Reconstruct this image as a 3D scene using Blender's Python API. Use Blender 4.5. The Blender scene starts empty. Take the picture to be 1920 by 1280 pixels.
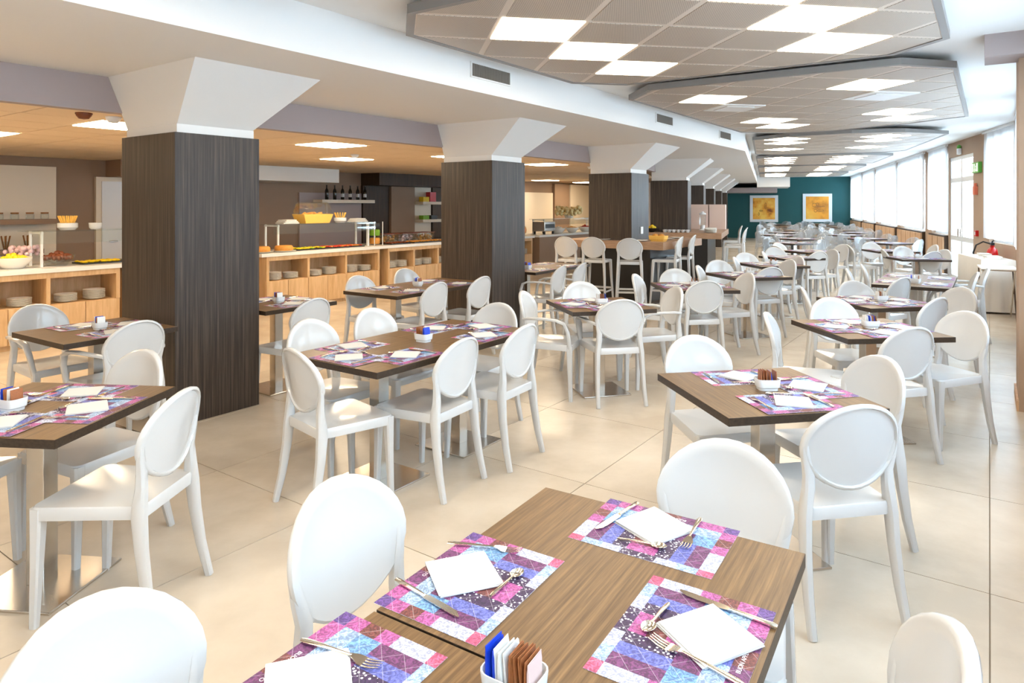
import bpy, bmesh, math, random
from mathutils import Vector, Matrix
random.seed(7)
S = bpy.context.scene
COL = S.collection
R = math.radians

# ------------------------------------------------------------------ camera, world, exposure, daylight
F, EYE, CX, HY = 1264.0, 1.61, 960.0, 384.0        # focal length in px, eye height, principal column, horizon row (1920x1280)
cam = bpy.data.cameras.new('camera'); cam.sensor_width = 36.0; cam.lens = F/1920*36.0
cam.shift_y = -(640-HY)/1920.0; cam.clip_end = 200
camo = bpy.data.objects.new('camera', cam); COL.objects.link(camo)
camo.location = (0, 0, EYE); camo.rotation_euler = (R(90), 0, 0)
S.camera = camo
S.view_settings.view_transform = 'Standard'; S.view_settings.look = 'None'
S.view_settings.gamma = 1.0; S.view_settings.use_curve_mapping = False
S.view_settings.exposure = 0.45
S.cycles.transparent_max_bounces = 48
world = bpy.data.worlds.new('daylight_sky'); S.world = world; world.use_nodes = True
bg = world.node_tree.nodes['Background']; bg.inputs[0].default_value = (0.80, 0.90, 1.0, 1); bg.inputs[1].default_value = 1.6
PANEL = 9.5          # ceiling light panels (dining)
PANEL_B = 22.0         # ceiling light panels (buffet)
DAY = 36.0             # daylight outside the windows, W per square metre of lamp
DAYCOL = (0.60, 0.79, 1.0)

# ------------------------------------------------------------------ plan coordinates
def hd(h): return Vector((math.sin(R(h)), math.cos(R(h))))
H1, H2 = 35.3, 20.6                                  # headings of the two legs of the bent room
d1, d2 = hd(H1), hd(H2)
n1, n2 = Vector((d1.y, -d1.x)), Vector((d2.y, -d2.x))
C0 = Vector((-2.44, 4.88)); B0 = C0 + 10.01*d1 + 1.15*n1
def W1(d, n): return C0 + d*d1 + n*n1
def W2(d, n): return B0 + d*d2 + n*n2
wb = (n1+n2)/(1+n1.dot(n2))
def WB(n): return B0 + (n-1.15)*wb                   # on the bend line, n in the near leg's offset
def PX(px, py, Z):
    y = F*(EYE-Z)/(py-HY); return Vector(((px-CX)*y/F, y))

# ------------------------------------------------------------------ materials
MATS = {}
def nt(name):
    m = bpy.data.materials.new(name); m.use_nodes = True
    t = m.node_tree; b = t.nodes['Principled BSDF']; MATS[name] = m
    return m, t, b
def srgb(r, g, b):
    f = lambda c: (c/255)/12.92 if c/255 <= 0.04045 else (((c/255)+0.055)/1.055)**2.4
    return (f(r), f(g), f(b), 1)
def plain(name, col, rough=0.5, metal=0.0, spec=0.5, noise=0.0, nscale=8.0, bump=0.0, bscale=60.0, coat=0.0):
    m, t, b = nt(name)
    b.inputs['Base Color'].default_value = col; b.inputs['Roughness'].default_value = rough
    b.inputs['Metallic'].default_value = metal; b.inputs['Specular IOR Level'].default_value = spec
    b.inputs['Coat Weight'].default_value = coat; b.inputs['Coat Roughness'].default_value = 0.05
    tc = t.nodes.new('ShaderNodeTexCoord')
    if noise > 0:
        n = t.nodes.new('ShaderNodeTexNoise'); n.inputs['Scale'].default_value = nscale; n.inputs['Detail'].default_value = 4
        t.links.new(tc.outputs['Object'], n.inputs['Vector'])
        mx = t.nodes.new('ShaderNodeMix'); mx.data_type = 'RGBA'
        mx.inputs['A'].default_value = tuple(c*(1-noise) for c in col[:3])+(1,)
        mx.inputs['B'].default_value = tuple(min(1, c*(1+noise)) for c in col[:3])+(1,)
        t.links.new(n.outputs['Fac'], mx.inputs['Factor']); t.links.new(mx.outputs['Result'], b.inputs['Base Color'])
    if bump > 0:
        n2_ = t.nodes.new('ShaderNodeTexNoise'); n2_.inputs['Scale'].default_value = bscale
        t.links.new(tc.outputs['Object'], n2_.inputs['Vector'])
        bp = t.nodes.new('ShaderNodeBump'); bp.inputs['Strength'].default_value = bump; bp.inputs['Distance'].default_value = 0.01
        t.links.new(n2_.outputs['Fac'], bp.inputs['Height']); t.links.new(bp.outputs['Normal'], b.inputs['Normal'])
    return m
def wood(name, c1, c2, scale=(90, 3, 90), rough=0.45, c3=None, spec=0.4):
    m, t, b = nt(name)
    tc = t.nodes.new('ShaderNodeTexCoord'); mp = t.nodes.new('ShaderNodeMapping')
    mp.inputs['Scale'].default_value = scale
    n = t.nodes.new('ShaderNodeTexNoise'); n.inputs['Scale'].default_value = 1.0; n.inputs['Detail'].default_value = 5; n.inputs['Roughness'].default_value = 0.65
    cr = t.nodes.new('ShaderNodeValToRGB'); cr.color_ramp.elements[0].position = 0.32; cr.color_ramp.elements[1].position = 0.7
    cr.color_ramp.elements[0].color = c1; cr.color_ramp.elements[1].color = c2
    if c3:
        e = cr.color_ramp.elements.new(0.5); e.color = c3
    t.links.new(tc.outputs['Object'], mp.inputs['Vector']); t.links.new(mp.outputs['Vector'], n.inputs['Vector'])
    t.links.new(n.outputs['Fac'], cr.inputs['Fac']); t.links.new(cr.outputs['Color'], b.inputs['Base Color'])
    b.inputs['Roughness'].default_value = rough; b.inputs['Specular IOR Level'].default_value = spec
    bp = t.nodes.new('ShaderNodeBump'); bp.inputs['Strength'].default_value = 0.15; bp.inputs['Distance'].default_value = 0.002
    t.links.new(n.outputs['Fac'], bp.inputs['Height']); t.links.new(bp.outputs['Normal'], b.inputs['Normal'])
    return m
def emit(name, col, s):
    m, t, b = nt(name)
    b.inputs['Base Color'].default_value = (0.9, 0.9, 0.9, 1)
    b.inputs['Emission Color'].default_value = col; b.inputs['Emission Strength'].default_value = s
    return m
def clear(name, tint, gloss=0.35, rough=0.05, milk=0.0):
    m, t, b = nt(name)
    out = t.nodes['Material Output']; t.nodes.remove(b)
    tr = t.nodes.new('ShaderNodeBsdfTransparent'); tr.inputs[0].default_value = tint
    gl = t.nodes.new('ShaderNodeBsdfGlossy'); gl.inputs['Roughness'].default_value = rough
    fr = t.nodes.new('ShaderNodeFresnel'); fr.inputs['IOR'].default_value = 1.45
    ad = t.nodes.new('ShaderNodeMath'); ad.operation = 'MULTIPLY'; ad.inputs[1].default_value = gloss; ad.use_clamp = True
    mx = t.nodes.new('ShaderNodeMixShader')
    t.links.new(fr.outputs[0], ad.inputs[0]); t.links.new(ad.outputs[0], mx.inputs[0])
    t.links.new(tr.outputs[0], mx.inputs[1]); t.links.new(gl.outputs[0], mx.inputs[2]); last = mx
    if milk:
        df = t.nodes.new('ShaderNodeBsdfDiffuse'); df.inputs[0].default_value = (0.72, 0.74, 0.76, 1)
        m2 = t.nodes.new('ShaderNodeMixShader'); m2.inputs[0].default_value = milk
        t.links.new(mx.outputs[0], m2.inputs[1]); t.links.new(df.outputs[0], m2.inputs[2]); last = m2
    t.links.new(last.outputs[0], out.inputs[0])
    return m

M_chair = plain('white_plastic', (0.60, 0.60, 0.597, 1), 0.12, spec=0.55)
M_clear = clear('clear_plastic', (0.97, 0.98, 0.985, 1), 0.8, 0.06, 0.16)
M_glass = clear('guard_glass', (0.95, 0.975, 0.965, 1), 0.35, 0.02, 0.02)
M_top = wood('wenge_tabletop', srgb(84, 62, 40), srgb(132, 102, 68), (150, 4, 150), 0.38, srgb(106, 80, 52))
M_edge = wood('wenge_edge', srgb(40, 31, 24), srgb(66, 52, 40), (60, 60, 90), 0.4)
M_colwood = wood('column_cladding', srgb(36, 31, 29), srgb(92, 80, 70), (70, 70, 1.2), 0.42, srgb(60, 51, 45))
M_steel = plain('brushed_steel', (0.62, 0.58, 0.53, 1), 0.24, 1.0, noise=0.08, nscale=40)
M_cut = plain('cutlery_steel', (0.86, 0.77, 0.64, 1), 0.12, 1.0)
M_white = plain('white_paint', (0.80, 0.79, 0.77, 1), 0.6, bump=0.03)
M_lav = plain('mauve_grey_paint', srgb(168, 153, 150), 0.6)
M_taupe = plain('taupe_paint', srgb(176, 150, 128), 0.65, noise=0.03)
M_wallbuf = plain('brown_grey_paint', srgb(152, 126, 104), 0.65, noise=0.04)
M_darkpan = wood('dark_wall_panel', srgb(50, 36, 24), srgb(78, 58, 40), (40, 40, 1.5), 0.5)
M_teal = plain('teal_paint', srgb(4, 80, 82), 0.6, noise=0.06, nscale=2)
M_bufwood = wood('light_oak', srgb(196, 158, 112), srgb(222, 188, 144), (18, 18, 2.0), 0.45)
M_cream = plain('cream_panel', srgb(232, 220, 200), 0.5)
M_ctop = plain('white_worktop', (0.80, 0.78, 0.73, 1), 0.25)
M_tile_c = plain('mineral_ceiling_tile', srgb(238, 214, 182), 0.8, noise=0.05, nscale=120)
M_grid = plain('ceiling_grid', srgb(150, 122, 92), 0.6)
M_black = plain('black_plastic', (0.015, 0.015, 0.015, 1), 0.35)
M_red = plain('signal_red', srgb(200, 22, 22), 0.3)
M_green = plain('exit_green', srgb(88, 170, 60), 0.4)
M_signw = emit('exit_pictogram', (0.8, 1.0, 0.7, 1), 0.8)
M_alu = plain('aluminium_white', (0.78, 0.79, 0.80, 1), 0.3, 0.0)
M_grille = plain('grille_grey', srgb(140, 132, 124), 0.5, 0.2)
M_cloth = plain('white_tablecloth', (0.80, 0.76, 0.70, 1), 0.8, bump=0.2, bscale=14)
M_paper = plain('white_paper', (0.63, 0.628, 0.62, 1), 0.75, bump=0.05, bscale=90)
M_ceram = plain('white_ceramic', (0.68, 0.70, 0.72, 1), 0.15)
M_plate = plain('plate_ceramic', (0.88, 0.86, 0.80, 1), 0.2)
M_raftedge = plain('raft_edge_profile', srgb(138, 134, 131), 0.45, 0.1)
M_raftfr = plain('raft_frame', srgb(214, 202, 190), 0.45, 0.15)
M_panel = emit('light_panel', (1.0, 0.86, 0.66, 1), PANEL)
M_panelb = emit('light_panel_warm', (1.0, 0.80, 0.55, 1), PANEL_B)
M_pink = plain('pale_pink_panel', srgb(226, 200, 186), 0.5)
M_barwood = wood('bar_table_wood', srgb(150, 118, 92), srgb(186, 152, 124), (6, 60, 60), 0.4)
M_gold = plain('bread_crust', srgb(214, 148, 62), 0.6, noise=0.25, nscale=30)
M_basket = plain('wicker', srgb(240, 190, 92), 0.7, noise=0.2, nscale=90)
M_yellow = plain('yellow_food', srgb(244, 206, 34), 0.5, noise=0.1, nscale=60)
M_brownf = plain('chocolate_food', srgb(120, 60, 28), 0.5, noise=0.25, nscale=60)
M_redf = plain('red_food', srgb(186, 60, 44), 0.45, noise=0.25, nscale=70)
M_pinkf = plain('pink_flowers', srgb(228, 196, 200), 0.7, noise=0.1, nscale=60)
M_greenf = plain('green_leaf', srgb(120, 170, 40), 0.5, noise=0.2, nscale=60)
M_orange = plain('melon_flesh', srgb(236, 150, 84), 0.4, noise=0.1, nscale=20)
M_bottle = plain('dark_bottle_glass', (0.008, 0.008, 0.006, 1), 0.08)
M_straw = plain('amber_straw', srgb(150, 96, 40), 0.5)
M_blue = plain('sachet_blue', srgb(22, 62, 190), 0.45)
M_sw = plain('sachet_white', (0.78, 0.78, 0.76, 1), 0.5)
M_sb = plain('sachet_brown', srgb(150, 90, 50), 0.5, noise=0.3, nscale=120)
M_spk = plain('sachet_pink', srgb(214, 186, 180), 0.5)
M_text = plain('print_white', (0.9, 0.85, 0.88, 1), 0.6)
M_oakpan = wood('sill_board', srgb(190, 150, 112), srgb(218, 182, 146), (14, 14, 2), 0.5)

def floor_mat():
    m, t, b = nt('beige_porcelain')
    tc = t.nodes.new('ShaderNodeTexCoord')
    ge = t.nodes.new('ShaderNodeNewGeometry')
    n = t.nodes.new('ShaderNodeTexNoise'); n.inputs['Scale'].default_value = 1.3; n.inputs['Detail'].default_value = 8; n.inputs['Roughness'].default_value = 0.6
    t.links.new(ge.outputs['Position'], n.inputs['Vector'])
    cr = t.nodes.new('ShaderNodeValToRGB'); cr.color_ramp.elements[0].position = 0.35; cr.color_ramp.elements[1].position = 0.68
    cr.color_ramp.elements[0].color = srgb(190, 176, 158); cr.color_ramp.elements[1].color = srgb(213, 201, 184)
    t.links.new(n.outputs['Fac'], cr.inputs['Fac'])
    oi = t.nodes.new('ShaderNodeObjectInfo'); hs = t.nodes.new('ShaderNodeHueSaturation')
    mr = t.nodes.new('ShaderNodeMapRange'); mr.inputs['To Min'].default_value = 0.96; mr.inputs['To Max'].default_value = 1.03
    t.links.new(oi.outputs['Random'], mr.inputs['Value']); t.links.new(mr.outputs['Result'], hs.inputs['Value'])
    t.links.new(cr.outputs['Color'], hs.inputs['Color']); t.links.new(hs.outputs['Color'], b.inputs['Base Color'])
    b.inputs['Roughness'].default_value = 0.27; b.inputs['Specular IOR Level'].default_value = 0.5
    return m
M_floor = floor_mat()
M_joint = plain('floor_joint', srgb(128, 112, 94), 0.8)

def perf_mat():
    m, t, b = nt('perforated_metal')
    tc = t.nodes.new('ShaderNodeTexCoord'); mp = t.nodes.new('ShaderNodeMapping'); mp.inputs['Scale'].default_value = (90, 90, 90)
    mp.inputs['Rotation'].default_value = (0, 0, R(45-H1))
    v = t.nodes.new('ShaderNodeTexVoronoi'); v.inputs['Randomness'].default_value = 0.0; v.inputs['Scale'].default_value = 1.0; v.voronoi_dimensions = '2D'
    cr = t.nodes.new('ShaderNodeValToRGB'); cr.color_ramp.elements[0].position = 0.24; cr.color_ramp.elements[1].position = 0.34
    cr.color_ramp.elements[0].color = srgb(112, 102, 94); cr.color_ramp.elements[1].color = srgb(196, 182, 168)
    t.links.new(tc.outputs['Object'], mp.inputs['Vector']); t.links.new(mp.outputs['Vector'], v.inputs['Vector'])
    t.links.new(v.outputs['Distance'], cr.inputs['Fac']); t.links.new(cr.outputs['Color'], b.inputs['Base Color'])
    b.inputs['Metallic'].default_value = 0.1; b.inputs['Roughness'].default_value = 0.38
    return m
M_perf = perf_mat()

def curtain_mat():
    m, t, b = nt('sheer_curtain')
    out = t.nodes['Material Output']; t.nodes.remove(b)
    df = t.nodes.new('ShaderNodeBsdfDiffuse'); df.inputs[0].default_value = (0.86, 0.86, 0.86, 1)
    tl = t.nodes.new('ShaderNodeBsdfTranslucent'); tl.inputs[0].default_value = (0.90, 0.92, 0.95, 1)
    mx = t.nodes.new('ShaderNodeMixShader'); mx.inputs[0].default_value = 0.55
    tr = t.nodes.new('ShaderNodeBsdfTransparent'); mx2 = t.nodes.new('ShaderNodeMixShader'); mx2.inputs[0].default_value = 0.12
    t.links.new(df.outputs[0], mx.inputs[1]); t.links.new(tl.outputs[0], mx.inputs[2])
    t.links.new(mx.outputs[0], mx2.inputs[1]); t.links.new(tr.outputs[0], mx2.inputs[2]); t.links.new(mx2.outputs[0], out.inputs[0])
    return m
M_curt = curtain_mat()

def mat_print():
    m, t, b = nt('quilt_print')
    at = t.nodes.new('ShaderNodeVertexColor'); at.layer_name = 'patch'
    tc = t.nodes.new('ShaderNodeTexCoord')
    v = t.nodes.new('ShaderNodeTexVoronoi'); v.inputs['Scale'].default_value = 115
    t.links.new(tc.outputs['Object'], v.inputs['Vector'])
    c1 = t.nodes.new('ShaderNodeMath'); c1.operation = 'LESS_THAN'; c1.inputs[1].default_value = 0.30
    t.links.new(v.outputs['Distance'], c1.inputs[0])
    c2 = t.nodes.new('ShaderNodeMath'); c2.operation = 'MULTIPLY'; t.links.new(c1.outputs[0], c2.inputs[0]); t.links.new(at.outputs['Alpha'], c2.inputs[1])
    # marbled streaks
    n = t.nodes.new('ShaderNodeTexNoise'); n.inputs['Scale'].default_value = 70; n.inputs['Detail'].default_value = 6; n.inputs['Distortion'].default_value = 2.6
    t.links.new(tc.outputs['Object'], n.inputs['Vector'])
    cr = t.nodes.new('ShaderNodeValToRGB'); cr.color_ramp.elements[0].position = 0.42; cr.color_ramp.elements[1].position = 0.62
    cr.color_ramp.elements[0].color = (0.5, 0.48, 0.58, 1); cr.color_ramp.elements[1].color = (1.45, 1.42, 1.5, 1)
    t.links.new(n.outputs['Fac'], cr.inputs['Fac'])
    mu = t.nodes.new('ShaderNodeMix'); mu.data_type = 'RGBA'; mu.blend_type = 'MULTIPLY'; mu.inputs['Factor'].default_value = 0.9
    t.links.new(at.outputs['Color'], mu.inputs['A']); t.links.new(cr.outputs['Color'], mu.inputs['B'])
    # thin diagonal quilting lines
    mp = t.nodes.new('ShaderNodeMapping'); mp.inputs['Rotation'].default_value = (0, 0, R(45)); mp.inputs['Scale'].default_value = (24, 24, 24)
    ck = t.nodes.new('ShaderNodeTexVoronoi'); ck.feature = 'DISTANCE_TO_EDGE'; ck.inputs['Randomness'].default_value = 0.0; ck.voronoi_dimensions = '2D'; ck.inputs['Scale'].default_value = 1
    t.links.new(tc.outputs['Object'], mp.inputs['Vector']); t.links.new(mp.outputs['Vector'], ck.inputs['Vector'])
    c3 = t.nodes.new('ShaderNodeMath'); c3.operation = 'LESS_THAN'; c3.inputs[1].default_value = 0.013; t.links.new(ck.outputs['Distance'], c3.inputs[0])
    c4 = t.nodes.new('ShaderNodeMath'); c4.operation = 'MULTIPLY'; c4.inputs[1].default_value = 0.3; t.links.new(c3.outputs[0], c4.inputs[0])
    c5 = t.nodes.new('ShaderNodeMath'); c5.operation = 'MAXIMUM'; t.links.new(c2.outputs[0], c5.inputs[0]); t.links.new(c4.outputs[0], c5.inputs[1])
    mx = t.nodes.new('ShaderNodeMix'); mx.data_type = 'RGBA'; mx.inputs['B'].default_value = (0.82, 0.80, 0.86, 1)
    t.links.new(c5.outputs[0], mx.inputs['Factor']); t.links.new(mu.outputs['Result'], mx.inputs['A'])
    t.links.new(mx.outputs['Result'], b.inputs['Base Color']); b.inputs['Roughness'].default_value = 0.5
    return m
M_mat = mat_print()

def art_mat(name, seed, marks):
    m, t, b = nt(name)
    tc = t.nodes.new('ShaderNodeTexCoord')
    n = t.nodes.new('ShaderNodeTexNoise'); n.noise_dimensions = '4D'; n.inputs['W'].default_value = seed; n.inputs['Scale'].default_value = marks; n.inputs['Detail'].default_value = 5
    t.links.new(tc.outputs['Object'], n.inputs['Vector'])
    cr = t.nodes.new('ShaderNodeValToRGB'); e = cr.color_ramp.elements
    e[0].position = 0.30; e[0].color = srgb(140, 70, 14); e[1].position = 0.62; e[1].color = srgb(255, 206, 90)
    x = e.new(0.42); x.color = srgb(240, 158, 44)
    t.links.new(n.outputs['Fac'], cr.inputs['Fac']); t.links.new(cr.outputs['Color'], b.inputs['Base Color'])
    b.inputs['Roughness'].default_value = 0.6
    return m

# ------------------------------------------------------------------ mesh helpers
class MB:
    def __init__(s): s.v = []; s.f = []; s.m = []
    def add(s, vs, fs, mi=0):
        o = len(s.v); s.v += [tuple(p) for p in vs]
        for f in fs: s.f.append(tuple(i+o for i in f)); s.m.append(mi)
        return s
    def hexa(s, lo, hi, mi=0):
        n = len(lo); fs = [tuple(range(n-1, -1, -1)), tuple(range(n, 2*n))]
        fs += [(i, (i+1) % n, n+(i+1) % n, n+i) for i in range(n)]
        return s.add(list(lo)+list(hi), fs, mi)
    def prism(s, poly, z0, z1, mi=0):
        a = sum(poly[i][0]*poly[(i+1) % len(poly)][1]-poly[(i+1) % len(poly)][0]*poly[i][1] for i in range(len(poly)))
        p = list(poly) if a > 0 else list(poly)[::-1]
        return s.hexa([(x[0], x[1], z0) for x in p], [(x[0], x[1], z1) for x in p], mi)
    def box(s, c, size, rot=0, mi=0):
        cs, sn = math.cos(rot), math.sin(rot); hx, hy, hz = size[0]/2, size[1]/2, size[2]/2
        pts = [(c[0]+x*cs-y*sn, c[1]+x*sn+y*cs) for x, y in ((-hx, -hy), (hx, -hy), (hx, hy), (-hx, hy))]
        return s.prism(pts, c[2]-hz, c[2]+hz, mi)
    def lathe(s, prof, n=20, c=(0, 0, 0), mi=0):
        vs = []; fs = []
        for r, z in prof:
            for i in range(n):
                a = 2*math.pi*i/n; vs.append((c[0]+r*math.cos(a), c[1]+r*math.sin(a), c[2]+z))
        for k in range(len(prof)-1):
            for i in range(n):
                j = (i+1) % n; fs.append((k*n+i, k*n+j, (k+1)*n+j, (k+1)*n+i))
        fs.append(tuple(range(n-1, -1, -1))); fs.append(tuple((len(prof)-1)*n+i for i in range(n)))
        return s.add(vs, fs, mi)
    def tube(s, path, rad, n=8, side=Vector((1, 0, 0)), sq=1.0, mi=0):
        # sweep: rad list of (a along 'side', b across); sq<1 squarer section
        vs = []; fs = []; P = [Vector(p) for p in path]
        for k, p in enumerate(P):
            t = (P[min(k+1, len(P)-1)]-P[max(k-1, 0)]).normalized()
            sd = (side-t*side.dot(t)); sd = sd.normalized() if sd.length > 1e-5 else Vector((0, 1, 0)); up = t.cross(sd)
            a, b = rad[k] if isinstance(rad, list) else rad
            for i in range(n):
                w = 2*math.pi*(i+0.5)/n; c, q = math.cos(w), math.sin(w)
                cc = math.copysign(abs(c)**sq, c); qq = math.copysign(abs(q)**sq, q)
                vs.append(p+sd*a*cc+up*b*qq)
        for k in range(len(P)-1):
            for i in range(n):
                j = (i+1) % n; fs.append((k*n+i, k*n+j, (k+1)*n+j, (k+1)*n+i))
        fs.append(tuple(range(n-1, -1, -1))); fs.append(tuple((len(P)-1)*n+i for i in range(n)))
        return s.add(vs, fs, mi)
    def rings(s, rs, mi=0, cap=True):
        n = len(rs[0]); vs = [p for r in rs for p in r]; fs = []
        for k in range(len(rs)-1):
            for i in range(n):
                j = (i+1) % n; fs.append((k*n+i, k*n+j, (k+1)*n+j, (k+1)*n+i))
        if cap: fs.append(tuple(range(n-1, -1, -1))); fs.append(tuple((len(rs)-1)*n+i for i in range(n)))
        return s.add(vs, fs, mi)
    def ball(s, c, r, n=8, m=5, mi=0):
        r = r if isinstance(r, tuple) else (r, r, r)
        rs = []
        for k in range(m+1):
            a = math.pi*(k/m*0.96+0.02)-math.pi/2
            rs.append([(c[0]+r[0]*math.cos(a)*math.cos(2*math.pi*i/n), c[1]+r[1]*math.cos(a)*math.sin(2*math.pi*i/n), c[2]+r[2]*math.sin(a)) for i in range(n)])
        return s.rings(rs, mi)
    def mesh(s, name, mats, smooth=None, bevel=0):
        me = bpy.data.meshes.new(name); me.from_pydata([tuple(p) for p in s.v], [], s.f)
        for m in (mats if isinstance(mats, (list, tuple)) else [mats]): me.materials.append(m)
        if any(s.m): me.polygons.foreach_set('material_index', s.m)
        bm = bmesh.new(); bm.from_mesh(me)
        bmesh.ops.recalc_face_normals(bm, faces=bm.faces)
        if bevel: bmesh.ops.bevel(bm, geom=list(bm.edges), offset=bevel, segments=2, affect='EDGES', profile=0.5)
        bm.to_mesh(me); bm.free()
        if smooth is not None:
            me.polygons.foreach_set('use_smooth', [True]*len(me.polygons)); me.set_sharp_from_angle(angle=R(smooth))
        me.update(); return me

def O(name, me, parent=None, label=None, cat=None, group=None, kind=None, loc=None, heading=None, link=True):
    o = bpy.data.objects.new(name, me); COL.objects.link(o)
    if parent: o.parent = parent
    if label: o['label'] = label
    if cat: o['category'] = cat
    if group: o['group'] = group
    if kind: o['kind'] = kind
    if loc is not None: o.location = tuple(loc) if len(loc) == 3 else (loc[0], loc[1], 0)
    if heading is not None: o.rotation_euler = (0, 0, R(-heading))
    return o
def E_(name, loc, heading=0, label=None, cat=None, group=None, kind=None):
    o = O(name, None, None, label, cat, group, kind, loc, heading); o.empty_display_size = 0.1; return o
def clone(root, parent=None):
    c = root.copy(); COL.objects.link(c); c.parent = parent
    for ch in root.children: clone(ch, c)
    return c
def place(protos, loc, heading, label, group=None):
    # protos: dict with 'root'; first use moves the prototype itself
    if not protos.get('used'):
        o = protos['root']; protos['used'] = True
    else: o = clone(protos['root'])
    o.location = tuple(loc) if len(loc) == 3 else (loc[0], loc[1], 0); o.rotation_euler = (0, 0, R(-heading)); o['label'] = label
    if group: o['group'] = group
    elif 'group' in o: del o['group']
    return o
def struct(name, mb, mat, smooth=None, parent=None):
    return O(name, mb.mesh(name, mat, smooth), parent, kind=None if parent else 'structure')
def clip(poly, region):
    # Sutherland-Hodgman, region convex CCW
    out = [Vector(p) for p in poly]
    for i in range(len(region)):
        a, b = Vector(region[i]), Vector(region[(i+1) % len(region)]); e = b-a
        ins = lambda p: e.x*(p.y-a.y)-e.y*(p.x-a.x) >= -1e-9
        res = []
        for k in range(len(out)):
            p, q = out[k], out[(k+1) % len(out)]
            if ins(p): res.append(p)
            if ins(p) != ins(q):
                den = e.x*(q.y-p.y)-e.y*(q.x-p.x); t = -(e.x*(p.y-a.y)-e.y*(p.x-a.x))/den
                res.append(p+(q-p)*t)
        out = res
        if len(out) < 3: return []
    return out
def ccw(poly):
    a = sum(poly[i][0]*poly[(i+1) % len(poly)][1]-poly[(i+1) % len(poly)][0]*poly[i][1] for i in range(len(poly)))
    return list(poly) if a > 0 else list(poly)[::-1]
def area(poly): return abs(sum(poly[i][0]*poly[(i+1) % len(poly)][1]-poly[(i+1) % len(poly)][0]*poly[i][1] for i in range(len(poly))))/2

# ------------------------------------------------------------------ room shell
NW, FW = 5.24, 4.09               # window wall: near-leg offset / far-leg offset
BW = -6.9                          # buffet wall offset
D0, D9 = -4.6, 21.7                # end walls
ZC, ZS, ZB = 2.93, 2.60, 2.33      # ceiling, bulkhead soffit, buffet ceiling
DB = 19.5                          # buffet wall end (near-leg axis)
foot = ccw([W1(D0, NW), WB(NW), W2(D9, FW), W2(D9, -3.2), W2(6.8, -3.2), W1(DB, BW), W1(D0, BW)])
def inside(p):
    c = False; n = len(foot)
    for i in range(n):
        a, b = foot[i], foot[(i+1) % n]
        if (a[1] > p[1]) != (b[1] > p[1]) and p[0] < (b[0]-a[0])*(p[1]-a[1])/(b[1]-a[1])+a[0]: c = not c
    return c
fl = struct('floor', MB().prism(foot, -0.10, -0.004), M_joint)
TN, TD = 0.955, 1.12
cells = []
for i in range(-22, 6):
    for j in range(-4, 30):
        c = W1(-0.27+(j+0.5)*TD, 0.993+(i+0.5)*TN)
        if any(inside(c+d1*a*TD*0.45+n1*b*TN*0.45) for a, b in ((0, 0), (1, 1), (1, -1), (-1, 1), (-1, -1))): cells.append((c.length, c))
cells.sort(key=lambda q: q[0] if q[1].y > -0.3 else q[0]+60)
tile_me = MB().box((0, 0, -0.003), (TN-0.005, TD-0.005, 0.006)).mesh('floor_tile', M_floor)
for k, (q, c) in enumerate(cells[:300]):
    O('tile', tile_me, fl, loc=(c.x, c.y, 0), heading=H1)
if len(cells) > 300:
    mb = MB()
    for q, c in cells[300:]: mb.box((c.x, c.y, -0.003), (TN-0.005, TD-0.005, 0.006), R(-H1))
    O('tile_field', mb.mesh('tile_field', M_floor), fl, kind='stuff')

# ceilings
struct('ceiling', MB().prism(foot, ZC, ZC+0.1), M_white)
def strip(na, nb, da, de, z0, z1):       # band that follows the bend (offset in near-leg measure)
    mb = MB()
    mb.prism([W1(da, na), W1(da, nb), WB(nb), WB(na)], z0, z1)
    mb.prism([WB(na), WB(nb), W2(de, nb-1.15), W2(de, na-1.15)], z0, z1); return mb
bulk = struct('trim_1', strip(-0.756, 1.15, D0, D9, ZS, ZC), M_white)
struct('trim_2', strip(-0.86, -0.756, D0, D9, ZB, ZS), M_lav)
bz = [W1(D0, BW), W1(D0, -0.80), WB(-0.80), W2(D9, -1.95), W2(D9, -3.2), W2(6.8, -3.2), W1(DB, BW)]
cb = struct('ceiling_buffet', MB().prism(ccw(bz), ZB+0.008, ZS), M_grid)
bt = []
T6 = 0.60
lights_b = [(0.4, -1.66), (2.8, -1.66), (5.2, -1.66), (7.6, -1.66), (-0.2, -3.66), (4.6, -3.66), (14.2, -5.86), (16.6, -5.86), (-2.0, -1.66), (-2.6, -3.66)]
lights_b = [(0.4+T6*round((d-0.4)/T6), -1.06-T6*round((-1.06-n)/T6)) for d, n in lights_b]
def near_light(d, n): return any(abs(d-a) < 0.1 and abs(n-b) < 0.1 for a, b in lights_b)
reg1 = ccw([W1(D0, BW), W1(D0, -0.86), WB(-0.86), W2(6.6, -2.6), W2(6.6, -3.2), W1(DB, BW)])
for j in range(-8, 33):
    for i in range(0, 11):
        dc, ncn = 0.4+T6*j, -1.06-T6*i
        if near_light(dc, ncn): continue
        h = T6/2-0.007
        pl = [W1(dc-h, ncn-h), W1(dc+h, ncn-h), W1(dc+h, ncn+h), W1(dc-h, ncn+h)]
        q = clip(ccw(pl), reg1)
        if len(q) >= 3 and area(q) > 0.03: bt.append((sum((p for p in q), Vector((0, 0)))/len(q), q))
bt.sort(key=lambda t: t[0].length)
for c, q in bt[:290]:
    O('ceiling_tile', MB().prism(ccw(q), ZB, ZB+0.012).mesh('ceiling_tile', M_tile_c), cb)
if len(bt) > 290:
    mb = MB()
    for c, q in bt[290:]: mb.prism(ccw(q), ZB, ZB+0.012)
    O('ceiling_tile_field', mb.mesh('ceiling_tile_field', M_tile_c), cb, kind='stuff')
lp_me = MB().box((0, 0, 0.008), (0.585, 0.585, 0.016)).mesh('diffuser', M_panelb)
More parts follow.
